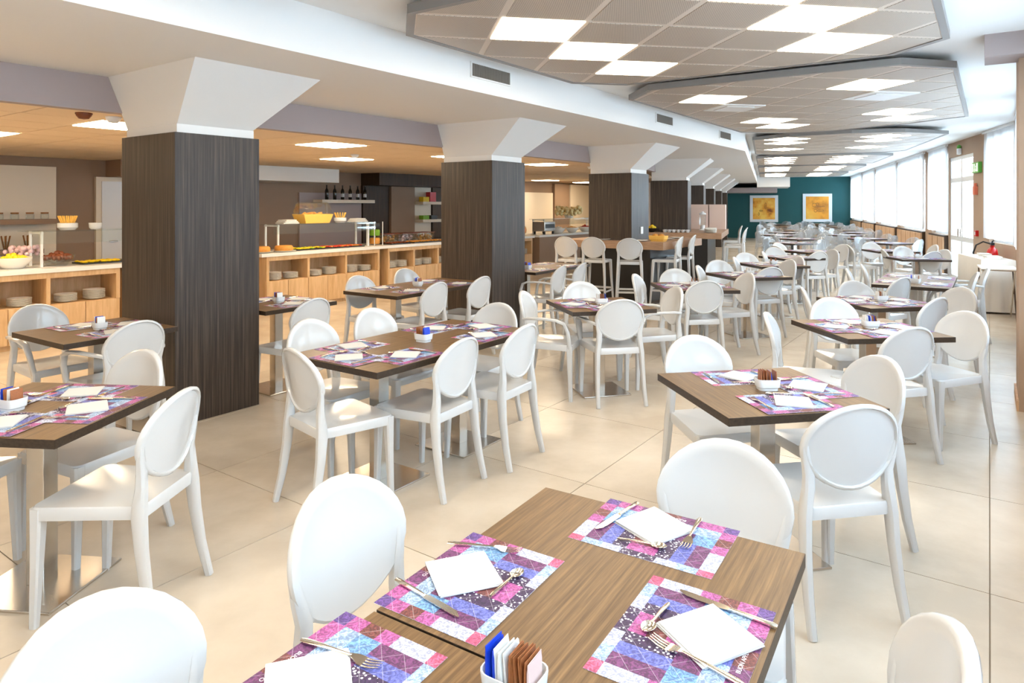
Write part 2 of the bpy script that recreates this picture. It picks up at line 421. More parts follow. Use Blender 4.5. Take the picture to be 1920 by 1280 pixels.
for k, (d, n) in enumerate(lights_b):
    p = W1(d, n); O('ceiling_light' if d > -1 else 'ceiling_light_offscreen', lp_me, None, 'square warm light panel set flush in the tan tiled buffet ceiling', 'light', 'light panels in buffet ceiling', loc=(p.x, p.y, ZB-0.006), heading=H1)

# walls with window openings on the right
def wall_open(name, fn, d0, d1_, n, openings, mat, th=0.18, z1=ZC):
    mb = MB(); cur = d0
    for a, b, zl, zh in sorted(openings):
        if a > cur: mb.prism([fn(cur, n), fn(a, n), fn(a, n+th), fn(cur, n+th)], 0, z1)
        if zl > 0: mb.prism([fn(a, n), fn(b, n), fn(b, n+th), fn(a, n+th)], 0, zl)
        mb.prism([fn(a, n), fn(b, n), fn(b, n+th), fn(a, n+th)], zh, z1); cur = b
    if d1_ > cur: mb.prism([fn(cur, n), fn(d1_, n), fn(d1_, n+th), fn(cur, n+th)], 0, z1)
    return struct(name, mb, mat)
near_win = [(-3.9, -1.3), (-0.9, 1.5), (1.9, 3.7), (5.1, 7.4), (7.8, 9.6)]
far_win = [(-0.40, 1.18), (4.05, 5.60), (6.30, 9.60), (10.1, 13.8), (14.3, 17.4), (17.9, 21.4)]
door_rng = (2.15, 3.95)
wall_open('wall_right_near', W1, D0, 10.6, NW, [(a, b, 0.95, 2.75) for a, b in near_win], M_taupe)
wall_open('wall_right', W2, -0.55, D9+0.2, FW, [(a, b, 0.95, 2.75) for a, b in far_win]+[(door_rng[0], door_rng[1], 0, 2.62)], M_taupe)
struct('wall_teal', MB().prism([W2(D9, -3.4), W2(D9, FW+0.2), W2(D9+0.2, FW+0.2), W2(D9+0.2, -3.4)], 0, ZC), M_teal)
struct('wall_back', MB().prism([W1(D0, BW), W1(D0, NW+0.2), W1(D0-0.2, NW+0.2), W1(D0-0.2, BW)], 0, ZC), M_white)
struct('wall_left', MB().prism([W1(D0, BW), W1(DB, BW), W1(DB, BW-0.2), W1(D0, BW-0.2)], 0, ZS), M_wallbuf)
pB = W2(D9, -3.2); pA = W2(6.8, -3.2); pC = W1(DB, BW)
struct('wall_buffet_end', MB().prism([pC, pA, pA+d1*0.15, pC+d1*0.15], 0, ZS), M_white)
struct('wall_buffet_far', MB().prism([pA, pB, pB+Vector((-0.1, 0.1)), pA+Vector((-0.1, 0.1))], 0, ZS), M_taupe)
# pilaster and brown boxed beam end by the window wall
struct('trim_3', MB().prism([W1(4.0, 5.0), W1(4.65, 5.0), W1(4.65, NW), W1(4.0, NW)], 0, ZC), M_taupe)
struct('trim_4', MB().prism([W1(3.81, 4.78), W1(4.2, 4.78), W1(4.2, NW), W1(3.81, NW)], 2.755, ZC), M_lav)
bsk = MB()
for a, b in ((D0, 3.99), (4.66, 10.2)): bsk.prism([W1(a, NW-0.015), W1(b, NW-0.015), W1(b, NW), W1(a, NW)], 0, 0.08)
struct('baseboard_right', bsk, M_taupe)
mb = MB().prism([W1(4.0, 4.985), W1(4.65, 4.985), W1(4.65, 5.0), W1(4.0, 5.0)], 0, 0.08)
struct('baseboard_pilaster', mb, M_oakpan)
# drop boxes at the teal end
struct('trim_5', MB().prism([W2(18.6, 0.0), W2(18.6, 1.35), W2(D9, 1.35), W2(D9, 0.0)], 2.40, ZC), M_white)
struct('trim_6', MB().prism([W2(19.6, -1.6), W2(19.6, 0.85), W2(D9, 0.85), W2(D9, -1.6)], 2.17, 2.40), M_lav)
# soffit boxes in the buffet zone
struct('trim_7', MB().prism([W1(4.2, BW), W1(6.6, BW), W1(6.6, BW+0.9), W1(4.2, BW+0.9)], 2.06, ZB), M_white)
struct('trim_8', MB().prism([W1(8.0, BW), W1(13.2, BW), W1(13.2, BW+0.6), W1(8.0, BW+0.6)], 2.05, ZB), M_darkpan)
struct('trim_9', MB().prism([W1(2.55, BW), W1(4.2, BW), W1(4.2, BW+0.5), W1(2.55, BW+0.5)], 2.06, ZB), M_wallbuf)

# window glass, frames, curtains, daylight lamps outside
def window(name, fn, a, b, n, zl=0.95, zh=2.75):
    fr = MB(); w = 0.06
    m = n+0.08
    def bar(d0_, d1_, z0, z1): fr.prism([fn(d0_, m), fn(d1_, m), fn(d1_, m+0.06), fn(d0_, m+0.06)], z0, z1)
    bar(a, b, zl, zl+w); bar(a, b, zh-w, zh); bar(a, a+w, zl+w, zh-w); bar(b-w, b, zl+w, zh-w); bar((a+b)/2-w/2, (a+b)/2+w/2, zl+w, zh-w)
    o = struct(name, fr, M_alu)
    for q0, q1 in ((a+w, (a+b)/2-w/2), ((a+b)/2+w/2, b-w)):
        O('pane', MB().prism([fn(q0, m+0.025), fn(q1, m+0.025), fn(q1, m+0.031), fn(q0, m+0.031)], zl+w, zh-w).mesh('pane', M_glass), o)
    return o
def curtain(fn, a, b, n, zl, zh, label, group=None):
    mb = MB(); L = b-a; N = max(24, int(L/0.028)); vs = []; ph = random.random()*6
    rows = [(zh, 0.55), (zh-0.35, 0.9), (zl+0.4, 1.0), (zl, 1.1)]
    for z, amp in rows:
        for i in range(N+1):
            d = a+L*i/N; y = 0.030*amp*math.sin(i*1.7+ph)+0.014*amp*math.sin(i*0.41+ph*2)
            p = fn(d, n+y); vs.append((p.x, p.y, z+(0.006*math.sin(i*0.9+ph) if z == zl else 0)))
    fs = []
    for k in range(len(rows)-1):
        for i in range(N): fs.append((k*(N+1)+i, k*(N+1)+i+1, (k+1)*(N+1)+i+1, (k+1)*(N+1)+i))
    mb.add(vs, fs)
    c = (fn((a+b)/2, n))
    root = E_('curtain', (0, 0, 0), 0, label, 'curtain', group)
    O('drape', mb.mesh('drape', M_curt, 60), root)
    O('rail', MB().prism([fn(a-0.02, n-0.03), fn(b+0.02, n-0.03), fn(b+0.02, n+0.03), fn(a-0.02, n+0.03)], zh-0.01, ZC).mesh('rail', M_alu), root)
def daylight(name, fn, hdg, a, b, n, zl, zh, power):
    l = bpy.data.lights.new(name, 'AREA'); l.shape = 'RECTANGLE'; l.size = b-a; l.size_y = zh-zl
    l.energy = power*(b-a)*(zh-zl); l.color = DAYCOL
    o = bpy.data.objects.new(name, l); COL.objects.link(o); p = fn((a+b)/2, n)
    o.location = (p.x, p.y, (zl+zh)/2)
    q = hd(hdg-90); o.rotation_euler = Vector((q.x, q.y, 0)).to_track_quat('-Z', 'Y').to_euler()
k = 0
for a, b in near_win:
    k += 1; window('window_%d' % k, W1, a, b, NW)
    curtain(W1, a-0.12, b+0.12, NW-0.10, 1.02, 2.89, 'white sheer curtain on the window wall before the taupe pilaster' if b < 4 else 'white sheer curtain on window wall between pilaster and the room bend', 'curtains of the near window wall' if b < 4 else 'curtains past the pilaster')
    daylight('window_%d_daylight_offscreen' % k, W1, H1, a, b, NW+0.5, 0.95, 2.75, DAY)
cl = ['white sheer curtain hanging behind the cloth-covered side table', 'white sheer curtain beside the white glass door', 'white sheer curtain second along from the glass door',
      'white sheer curtain third along from the glass door', 'white sheer curtain fourth along from the glass door', 'white sheer curtain next to the teal wall']
for (a, b), lb in zip(far_win, cl):
    k += 1; window('window_%d' % k, W2, a, b, FW)
    curtain(W2, a-(0.10 if a > 0 else 0.0), b+0.08, FW-0.055, 1.02, 2.89, lb)
    daylight('window_daylight', W2, H2, a, b, FW+0.5, 0.95, 2.75, DAY)
# boards under the far windows
for i, (a, b) in enumerate(far_win[1:]):
    n_ = 3 if b-a < 2 else 5
    root = E_('radiator_cover', (0, 0, 0), 0, 'wooden boarded radiator cover below '+['the curtain beside the glass door', 'the second curtain from the door', 'the third curtain from the door', 'the fourth curtain from the door', 'the curtain next to teal wall'][i], 'radiator cover')
    O('frame', MB().prism([W2(a, FW-0.07), W2(b, FW-0.07), W2(b, FW), W2(a, FW)], 0, 0.94).mesh('frame', M_darkpan), root)
    for q in range(n_):
        x0 = a+(b-a)*q/n_+0.03; x1 = a+(b-a)*(q+1)/n_-0.03
        O('board', MB().prism([W2(x0, FW-0.10), W2(x1, FW-0.10), W2(x1, FW-0.06), W2(x0, FW-0.06)], 0.05, 0.90).mesh('board', M_oakpan), root)
# glass door with white frame
a, b = door_rng; m = FW+0.02
fr = MB()
def dbar(x0, x1, z0, z1, y0=0.0, y1=0.07): fr.prism([W2(x0, m+y0), W2(x1, m+y0), W2(x1, m+y1), W2(x0, m+y1)], z0, z1)
dbar(a, a+0.08, 0, 2.62); dbar(b-0.08, b, 0, 2.62); dbar(a, b, 2.54, 2.62); dbar(a, b, 2.08, 2.18); mid = (a+b)/2
dbar(mid-0.06, mid+0.06, 0, 2.54); dbar(a, b, 0, 0.12); dbar(a, b, 0.86, 0.96)
dr = struct('door_1', fr, M_alu)
for x0, x1 in ((a+0.08, mid-0.06), (mid+0.06, b-0.08)):
    for z0, z1 in ((0.12, 0.86), (0.96, 2.08), (2.18, 2.54)):
        O('pane', MB().prism([W2(x0, m+0.03), W2(x1, m+0.03), W2(x1, m+0.036), W2(x0, m+0.036)], z0, z1).mesh('pane', M_glass), dr)
for x in (mid-0.1, mid+0.1):
    O('push_bar', MB().tube([(*W2(x-0.03, m-0.05), 0.96), (*W2(x-0.03, m-0.05), 1.12)], (0.012, 0.012)).tube([(*W2(x-0.03, m-0.05), 1.04), (*W2(x-0.03, m+0.01), 1.04)], (0.01, 0.01), side=Vector((0, 0, 1))).mesh('push_bar', M_steel, 40), dr)
daylight('door_daylight', W2, H2, a, b, FW+0.5, 0.1, 2.6, DAY)

# ------------------------------------------------------------------ columns with flared capitals
def column(fn, h, d, n, label, long=0.69, deep=0.80):
    p = fn(d, n)
    root = E_('column', (p.x, p.y, 0), h, label, 'column')
    def rect(x0, x1, y0, y1): return [(x0, y0), (x1, y0), (x1, y1), (x0, y1)]
    b = MB().prism(rect(-deep, 0, 0, long), 0, 2.14).mesh('cladding', M_colwood, None, 0.003)
    O('cladding', b, root)
    O('collar', MB().prism(rect(-deep+0.02, -0.03, 0.03, long-0.03), 2.14, 2.205).mesh('collar', M_white), root)
    lo = rect(-deep+0.02, -0.035, 0.035, long-0.035); hi = rect(-deep+0.04, 0.48, -0.12, 0.915)
    O('capital', MB().hexa([(x, y, 2.205) for x, y in lo], [(x, y, ZS) for x, y in hi]).mesh('capital', M_white), root)
    return root
cn = ['dark wood-clad square column with white flared capital, the end one farthest from teal wall', 'dark wood-clad square column standing by the double table next to the plate niches',
      'dark wood-clad square column rising through the pale bar table', 'dark wood-clad square column behind the bar counter with cups']
for i in range(3): column(W1, H1, 3.815*i, 0, cn[i])
for i, d in enumerate((1.86, 5.85, 9.8, 13.7, 17.6)):
    column(W2, H2, d, -1.22, cn[3] if i == 0 else 'dark wood-clad square column in the row beyond the bar counter, %s along' % ['', 'first', 'second', 'third', 'fourth'][i])

# ------------------------------------------------------------------ hanging metal rafts with light panels
ZR = 2.815
DG = 0.566                      # tile module; grid lies at 45 degrees
def raft(fn, h, poly, lights, org, label, lgroup, vents=(), lname='ceiling_light'):
    pw = ccw([fn(*p) for p in poly])
    c = sum(pw, Vector((0, 0)))/len(pw)
    root = E_('ceiling_raft', (0, 0, 0), 0, label, 'ceiling raft')
    fr = MB(); inner = [c+(p-c)*((p-c).length-0.055)/(p-c).length for p in pw]
    n = len(pw)
    for i in range(n):
        j = (i+1) % n
        fr.hexa([(*pw[i], ZR-0.004), (*pw[j], ZR-0.004), (*inner[j], ZR-0.004), (*inner[i], ZR-0.004)], [(*pw[i], ZR+0.055), (*pw[j], ZR+0.055), (*inner[j], ZR+0.055), (*inner[i], ZR+0.055)])
    O('edge_frame', fr.mesh('edge_frame', M_raftedge), root)
    O('grid_bed', MB().prism(inner, ZR+0.003, ZR+0.05).mesh('grid_bed', M_raftfr), root)
    small = [c+(p-c)*0.8 for p in pw]
    O('plenum', MB().prism(small, ZR+0.05, ZC+0.002).mesh('plenum', M_raftfr), root)
    u = (fn(1, 0)-fn(0, 0)); v = (fn(0, 1)-fn(0, 0))
    e1 = (u+v)/math.sqrt(2); e2 = (v-u)/math.sqrt(2); o0 = fn(*org)
    lt = set()
    for ld, ln in lights:
        q = fn(ld, ln)-o0; lt.add((round(q.dot(e1)/DG), round(q.dot(e2)/DG)))
    vt = set()
    for ld, ln in vents:
        q = fn(ld, ln)-o0; vt.add((round(q.dot(e1)/DG), round(q.dot(e2)/DG)))
    hh = DG/2-0.024
    reg = ccw([c+(p-c)*((p-c).length-0.065)/(p-c).length for p in pw])
    for i in range(-12, 13):
        for j in range(-12, 13):
            cc = o0+e1*i*DG+e2*j*DG
            if (i, j) in lt:
                O(lname, LIGHT_ME, None, 'square glowing light panel laid diagonally in the '+lgroup, 'light', 'light panels in the '+lgroup, loc=(cc.x, cc.y, ZR+0.006), heading=h+45)
                continue
            q = clip(ccw([cc+e1*hh+e2*hh, cc-e1*hh+e2*hh, cc-e1*hh-e2*hh, cc+e1*hh-e2*hh]), reg)
            if len(q) < 3 or area(q) < 0.004: continue
            if (i, j) in vt:
                vo = E_('air_cassette', (cc.x, cc.y, ZR-0.01), h+45, 'white square air conditioning cassette flush in the '+lgroup, 'air vent', 'air cassettes in the '+lgroup)
                O('housing', MB().box((0, 0, 0.012), (0.55, 0.55, 0.024)).mesh('housing', M_white, None, 0.004), vo)
                O('intake', MB().box((0, 0, -0.003), (0.36, 0.36, 0.008)).mesh('intake', M_alu), vo)
                continue
            O('raft_tile', MB().prism(ccw(q), ZR, ZR+0.014).mesh('raft_tile', M_perf), root)
LIGHT_ME = MB().box((0, 0, 0), (DG-0.01, DG-0.01, 0.016)).mesh('light_panel', M_panel)
def oct_(d0_, d1_, n0, n1_, ch=0.40): return [(d0_, n0+ch), (d0_+ch, n0), (d1_-ch, n0), (d1_, n0+ch), (d1_, n1_-ch), (d1_-ch, n1_), (d0_+ch, n1_), (d0_, n1_-ch)]
g = DG*math.sqrt(2)
raft(W1, H1, oct_(0.5, 3.63, 1.43, 4.58), [(1.33+g*i, n) for i in range(3) for n in (2.25, 2.25+2*g)], (1.33, 2.25), 'grey perforated metal ceiling raft with six lights, end one nearest the pilaster', 'raft by the pilaster')
raft(W1, H1, [(4.0, 1.9), (4.5, 1.44), (8.8, 1.44), (9.35, 2.0), (9.4, 2.75), (8.95, 3.9), (8.5, 4.58), (4.5, 4.58), (4.05, 4.2)], [(5.05, 2.22), (5.05, 2.22+2*g), (7.45, 2.22), (7.45-0.0, 2.22+2*g), (8.25, 2.22), (8.25, 2.22+2*g)], (5.05, 2.22), 'grey perforated metal ceiling raft with white air cassettes', 'raft with air cassettes', [(5.85, 2.22), (5.85, 2.22+2*g)])
raft(W1, H1, oct_(-3.9, 0.15, 1.43, 4.58), [(-3.1+g*i, n) for i in range(4) for n in (2.25, 2.25+2*g)], (-3.1, 2.25), 'grey perforated metal ceiling raft above the seamed double table', 'raft above the seamed table', lname='ceiling_light_offscreen')
names = ['first beyond the room bend', 'second beyond the room bend', 'third beyond the room bend', 'fourth beyond the room bend']
for i, (a, b) in enumerate(((-0.55, 4.3), (4.75, 9.0), (9.4, 13.8), (14.2, 18.3))):
    L = []
    for q in ((0, 1, 3) if i == 0 else range(5)):
        d = a+0.85+g*q
        if d < b-0.5: L += [(d, 0.72), (d, 0.72+2*g)]
    raft(W2, H2, [(a+0.75, 0.12), (a+0.25, 0.75), (a, 1.7), (a+0.1, 2.5), (a+0.75, 3.26), (b-0.3, 3.26), (b, 2.9), (b, 0.5), (b-0.35, 0.12)], L, (a+0.85, 0.72), 'grey perforated metal ceiling raft, '+names[i], 'raft '+names[i])

# ------------------------------------------------------------------ chairs, stools, tables (local +Y = the way the sitter faces)
def back_disc(zc, hz, hx, y0, lean, thick=0.0145):
    mb = MB(); n = 32
    def pt(r, a, off):
        x = hx*r*math.sin(a); b = r*math.cos(a)
        if b < 0: x *= 1-0.10*b*b
        z = zc+hz*b
        y = y0-(z-(zc-hz))*lean+1.0*x*x
        return (x, y+off, z)
    prof = [(0.02, 0.004), (0.4, 0.005), (0.8, 0.008), (0.955, thick), (1.0, thick*0.6), (1.008, 0), (1.0, -thick*0.7), (0.965, -thick), (0.93, -thick), (0.905, -0.004), (0.5, -0.004), (0.02, -0.004)]
    mb.rings([[pt(r, 2*math.pi*i/n, off) for i in range(n)] for r, off in prof]); return mb
def seat_mb(z, wf, wr, yf, yr, ap=0.05):
    pts = []
    cr = 0.035
    cs = [(wf, yf, 0), (-wf, yf, 90), (-wr, yr, 180), (wr, yr, 270)]
    for (x, y, a0) in cs:
        sx, sy = math.copysign(1, x), math.copysign(1, y)
        for q in range(5):
            a = R(a0+q*22.5); pts.append((x-sx*cr+cr*math.cos(a), y-sy*cr+cr*math.sin(a)))
    cy = (yf+yr)/2
    def ring(s, zz): return [(x*s, cy+(y-cy)*s, zz) for x, y in pts]
    mb = MB(); mb.rings([ring(0.94, z-ap), ring(0.995, z-ap), ring(1.0, z-0.008), ring(0.975, z), ring(0.8, z-0.003), ring(0.4, z-0.009), ring(0.05, z-0.010)])
    return mb
def make_chair(kind, mat, joined=False):
    arm = kind == 'arm'; parts = []
    parts.append(('backrest', back_disc(0.692, 0.172, 0.205, -0.205, 0.19), 50))
    parts.append(('seat', seat_mb(0.462, 0.222, 0.185, 0.225, -0.205), 40))
    for sx in (-1, 1):
        yb = lambda z: -0.205-(z-0.52)*0.19
        path = [(sx*0.192, yb(0.70)+0.036, 0.70), (sx*0.182, yb(0.64)+0.032, 0.64), (sx*0.168, yb(0.58)+0.026, 0.585), (sx*0.170, -0.192, 0.53), (sx*0.178, -0.190, 0.47), (sx*0.184, -0.192, 0.42), (sx*0.188, -0.203, 0.30), (sx*0.193, -0.226, 0.15), (sx*0.199, -0.262, 0.0)]
        parts.append(('leg', MB().tube(path, [(0.012, 0.010), (0.017, 0.014), (0.021, 0.017), (0.022, 0.020), (0.021, 0.026), (0.021, 0.028), (0.019, 0.024), (0.017, 0.020), (0.015, 0.016)], 8, sq=0.55), 40))
        path = [(sx*0.198, 0.200, 0.455), (sx*0.199, 0.201, 0.40), (sx*0.202, 0.205, 0.22), (sx*0.206, 0.212, 0.0)]
        parts.append(('leg', MB().tube(path, [(0.027, 0.026), (0.025, 0.024), (0.020, 0.019), (0.015, 0.015)], 8, sq=0.5), 40))
        if arm:
            path = [(sx*0.196, -0.198, 0.655), (sx*0.232, -0.12, 0.668), (sx*0.248, 0.0, 0.672), (sx*0.250, 0.10, 0.665), (sx*0.246, 0.165, 0.640), (sx*0.236, 0.195, 0.57), (sx*0.222, 0.202, 0.49), (sx*0.208, 0.203, 0.43)]
            parts.append(('armrest', MB().tube(path, [(0.014, 0.012), (0.020, 0.011), (0.024, 0.011), (0.024, 0.012), (0.022, 0.014), (0.018, 0.016), (0.016, 0.018), (0.016, 0.018)], 8, sq=0.6), 50))
    return parts
def assemble(name, parts, mat, cat, joined=False):
    if joined:
        mb = MB()
        for p in parts: mb.add(p[1].v, p[1].f)
        root = O(name, mb.mesh(name, mat, 45), None, 'x', cat)
    else:
        root = E_(name, (0, 0, 0), 0, 'x', cat)
        for nm, mb, sm in parts: O(nm, mb.mesh(nm, mat, sm), root)
    return {'root': root}
CH = assemble('dining_chair', make_chair('plain', M_chair), M_chair, 'chair')
AC = assemble('dining_armchair', make_chair('arm', M_chair), M_chair, 'armchair')
CC = assemble('clear_chair', make_chair('plain', M_clear), M_clear, 'chair', True)
def stool_parts():
    zs = 0.745; P = [('backrest', back_disc(0.942, 0.168, 0.20, -0.20, 0.16), 50), ('seat', seat_mb(zs, 0.19, 0.165, 0.19, -0.185, 0.045), 40)]
    for sx in (-1, 1):
        path = [(sx*0.182, -0.20, 0.95), (sx*0.168, -0.19, 0.87), (sx*0.166, -0.182, 0.81), (sx*0.17, -0.178, 0.74), (sx*0.185, -0.19, 0.47), (sx*0.205, -0.235, 0.0)]
        P.append(('leg', MB().tube(path, [(0.012, 0.010), (0.018, 0.015), (0.021, 0.018), (0.021, 0.024), (0.018, 0.020), (0.014, 0.015)], 8, sq=0.55), 40))
        path = [(sx*0.17, 0.168, 0.735), (sx*0.185, 0.185, 0.42), (sx*0.21, 0.215, 0.0)]
        P.append(('leg', MB().tube(path, [(0.024, 0.023), (0.018, 0.018), (0.014, 0.014)], 8, sq=0.5), 40))
        P.append(('footrest', MB().tube([(sx*0.195, -0.213, 0.25), (sx*0.194, 0.198, 0.25)], (0.011, 0.016), 6, sq=0.6), 40))
    P.append(('footrest', MB().tube([(-0.196, 0.196, 0.28), (0.196, 0.196, 0.28)], (0.011, 0.016), 6, side=Vector((0, 1, 0)), sq=0.6), 40))
    P.append(('footrest', MB().tube([(-0.192, -0.212, 0.28), (0.192, -0.212, 0.28)], (0.011, 0.016), 6, side=Vector((0, 1, 0)), sq=0.6), 40))
    return P
ST = assemble('bar_stool', stool_parts(), M_chair, 'bar stool')

TS, TH = 0.735, 0.75
def make_table():
    root = E_('dining_table', (0, 0, 0), 0, 'x', 'table')
    me = MB().box((0, 0, TH-0.0175), (TS, TS, 0.035)).mesh('tabletop', [M_top, M_edge], None, 0.0015)
    for p in me.polygons:
        if p.normal.z < 0.7: p.material_index = 1
    O('tabletop', me, root)
    O('post', MB().box((0, 0, TH/2-0.013), (0.08, 0.08, TH-0.047)).mesh('post', M_steel, None, 0.003), root)
    O('base_plate', MB().box((0, 0, 0.006), (0.42, 0.42, 0.012)).mesh('base_plate', M_steel, None, 0.003), root)
    O('mounting_plate', MB().box((0, 0, TH-0.038), (0.3, 0.3, 0.008)).mesh('mounting_plate', M_steel), root)
    return {'root': root}
TB = make_table()

# ---- tableware prototypes
MW, MD = 0.37, 0.27
PC = {'w': (188, 194, 208, 0), 'l': (150, 176, 200, 0), 't': (104, 146, 184, 0), 'p': (172, 86, 140, 0), 'r': (196, 88, 118, 0), 'b': (112, 62, 58, 0), 'm': (104, 56, 96, 0), 'u': (92, 66, 126, 0), 'v': (96, 104, 172, 0), 'k': (58, 40, 72, 1)}
PATCH = [(0, 0, .1, .12, 'u'), (0, .12, .1, .27, 'p'), (0, .27, .1, .42, 'b'), (0, .42, .1, .57, 'p'), (0, .57, .1, .9, 'w'), (0, .9, .1, 1, 'r'),
         (.9, 0, 1, .12, 'u'), (.9, .12, 1, .27, 'p'), (.9, .27, 1, .42, 'b'), (.9, .42, 1, .57, 'p'), (.9, .57, 1, .9, 'w'), (.9, .9, 1, 1, 'r'),
         (.1, .9, .24, 1, 'l'), (.24, .9, .38, 1, 'w'), (.38, .9, .62, 1, 'k'), (.62, .9, .76, 1, 'w'), (.76, .9, .9, 1, 'l'),
         (.1, .5, .2, .9, 'm'), (.2, .5, .3, .9, 'v'), (.3, .5, .4, .9, 'k'), (.4, .76, .6, .9, 'p'), (.4, .62, .6, .76, 'b'), (.4, .46, .6, .62, 'p'), (.6, .5, .7, .9, 'k'), (.7, .5, .8, .9, 'v'), (.8, .5, .9, .9, 'm'),
         (.1, .3, .25, .5, 't'), (.25, .3, .4, .5, 'm'), (.4, .3, .6, .46, 'r'), (.6, .3, .75, .5, 'm'), (.75, .3, .9, .5, 't'),
         (.1, .14, .4, .3, 'l'), (.4, .14, .6, .3, 'v'), (.6, .14, .9, .3, 'l'),
         (.1, 0, .28, .14, 'p'), (.28, 0, .42, .14, 'm'), (.42, 0, .58, .14, 'b'), (.58, 0, .72, .14, 'm'), (.72, 0, .9, .14, 'p')]
def make_mat():
    vs = []; fs = []; cols = []
    for (x0, y0, x1, y1, c) in PATCH:
        o = len(vs)
        for x, y in ((x0, y0), (x1, y0), (x1, y1), (x0, y1)): vs.append(((x-.5)*MW, (y-.5)*MD, 0.0009))
        fs.append((o, o+1, o+2, o+3)); q = PC[c]; cols.append(srgb(*q[:3])[:3]+(q[3],))
    hw, hm = MW/2, MD/2; o = len(vs)
    vs += [(-hw, -hm, 0), (hw, -hm, 0), (hw, hm, 0), (-hw, hm, 0), (-hw, -hm, 0.0009), (hw, -hm, 0.0009), (hw, hm, 0.0009), (-hw, hm, 0.0009)]
    for f in ((3, 2, 1, 0), (0, 1, 5, 4), (1, 2, 6, 5), (2, 3, 7, 6), (3, 0, 4, 7)):
        fs.append(tuple(o+i for i in f)); cols.append((0.7, 0.7, 0.75, 0))
    me = bpy.data.meshes.new('placemat'); me.from_pydata(vs, [], fs); me.materials.append(M_mat)
    at = me.color_attributes.new('patch', 'FLOAT_COLOR', 'CORNER')
    i = 0
    for p, c in zip(me.polygons, cols):
        for _ in p.loop_indices: at.data[i].color = c; i += 1
    me.update(); return me
MAT_ME = make_mat()
def text_mesh(s, size, mat):
    cu = bpy.data.curves.new('t', 'FONT'); cu.body = s; cu.size = size; cu.align_x = 'CENTER'; cu.align_y = 'CENTER'; cu.extrude = 0.0001
    ob = bpy.data.objects.new('t', cu); COL.objects.link(ob); bpy.context.view_layer.update()
    me = bpy.data.meshes.new_from_object(ob.evaluated_get(bpy.context.evaluated_depsgraph_get())); bpy.data.objects.remove(ob)
    me.materials.clear(); me.materials.append(mat); return me
TXT1 = text_mesh('BUON APPETITO', 0.0125, M_text)
def napkin_me(seed):
    rn = random.Random(seed); mb = MB(); h = 0.075
    for k, z in ((0, 0.0), (1, 0.0022), (2, 0.0044)):
        q = [(-h+rn.uniform(-.004, .004), -h+rn.uniform(-.004, .004)), (h+rn.uniform(-.004, .004), -h+rn.uniform(-.004, .004)), (h+rn.uniform(-.005, .002), h+rn.uniform(-.005, .002)), (-h+rn.uniform(-.004, .004), h+rn.uniform(-.004, .004))]
        lo = []; N = 5
        grid = [[None]*(N+1) for _ in range(N+1)]
        for i in range(N+1):
            for j in range(N+1):
                u, v = i/N, j/N
                x = q[0][0]*(1-u)*(1-v)+q[1][0]*u*(1-v)+q[2][0]*u*v+q[3][0]*(1-u)*v
                y = q[0][1]*(1-u)*(1-v)+q[1][1]*u*(1-v)+q[2][1]*u*v+q[3][1]*(1-u)*v
                grid[i][j] = (x, y, z+0.0016+0.002*u*v*(k/2))
        vs = [grid[i][j] for i in range(N+1) for j in range(N+1)]; fs = [(i*(N+1)+j, (i+1)*(N+1)+j, (i+1)*(N+1)+j+1, i*(N+1)+j+1) for i in range(N) for j in range(N)]
        nb = len(vs); vs += [(x, y, zz-0.0016) for x, y, zz in vs]
        fs += [tuple(nb+i for i in f[::-1]) for f in fs[:N*N]]
        rim = [i*(N+1) for i in range(N+1)]+[N*(N+1)+j for j in range(1, N+1)]+[i*(N+1)+N for i in range(N-1, -1, -1)]+[j for j in range(N-1, 0, -1)]
        for a in range(len(rim)): b = rim[(a+1) % len(rim)]; fs.append((rim[a], nb+rim[a], nb+b, b))
        mb.add(vs, fs)
    return mb.mesh('napkin', M_paper, 30)
NAP = [napkin_me(i) for i in range(3)]
def handle(mb, y0, y1, wend=0.0085, wneck=0.003, lift=0.004):
    N = 10; path = []; rad = []
    for i in range(N+1):
        u = i/N; y = y0+(y1-y0)*u
        path.append((0, y, 0.0035+lift*math.sin(math.pi*u)*0.6+lift*u**3)); w = wend*(1-u)**1.2+wneck*(1-(1-u)**1.2)
        if i == 0: w *= 0.6
        rad.append((w, 0.0017+0.0006*(1-u)))
    mb.tube(path, rad, 8); return path[-1]
def fork_me(L=0.19):
    mb = MB(); e = handle(mb, -L/2, L/2-0.068); y = e[1]; z = e[2]
    hd_ = [(-0.003, y), (-0.009, y+0.012), (-0.0125, y+0.024)]
    rs = []
    for w, yy, zz in ((0.003, y-0.004, z), (0.008, y+0.010, z-0.001), (0.0125, y+0.020, z-0.004), (0.0125, y+0.030, z-0.005)):
        rs.append([(-w, yy, zz-0.001), (w, yy, zz-0.001), (w, yy, zz+0.0012), (-w, yy, zz+0.0012)])
    mb.rings(rs)
    for k in range(4):
        x = -0.0105+0.007*k
        mb.tube([(x, y+0.028, z-0.005), (x, y+0.048, z-0.004), (x*0.95, y+0.068, z+0.001)], [(0.0022, 0.0012), (0.002, 0.0011), (0.0009, 0.0006)], 6)
    return mb.mesh('fork', M_cut, 60)
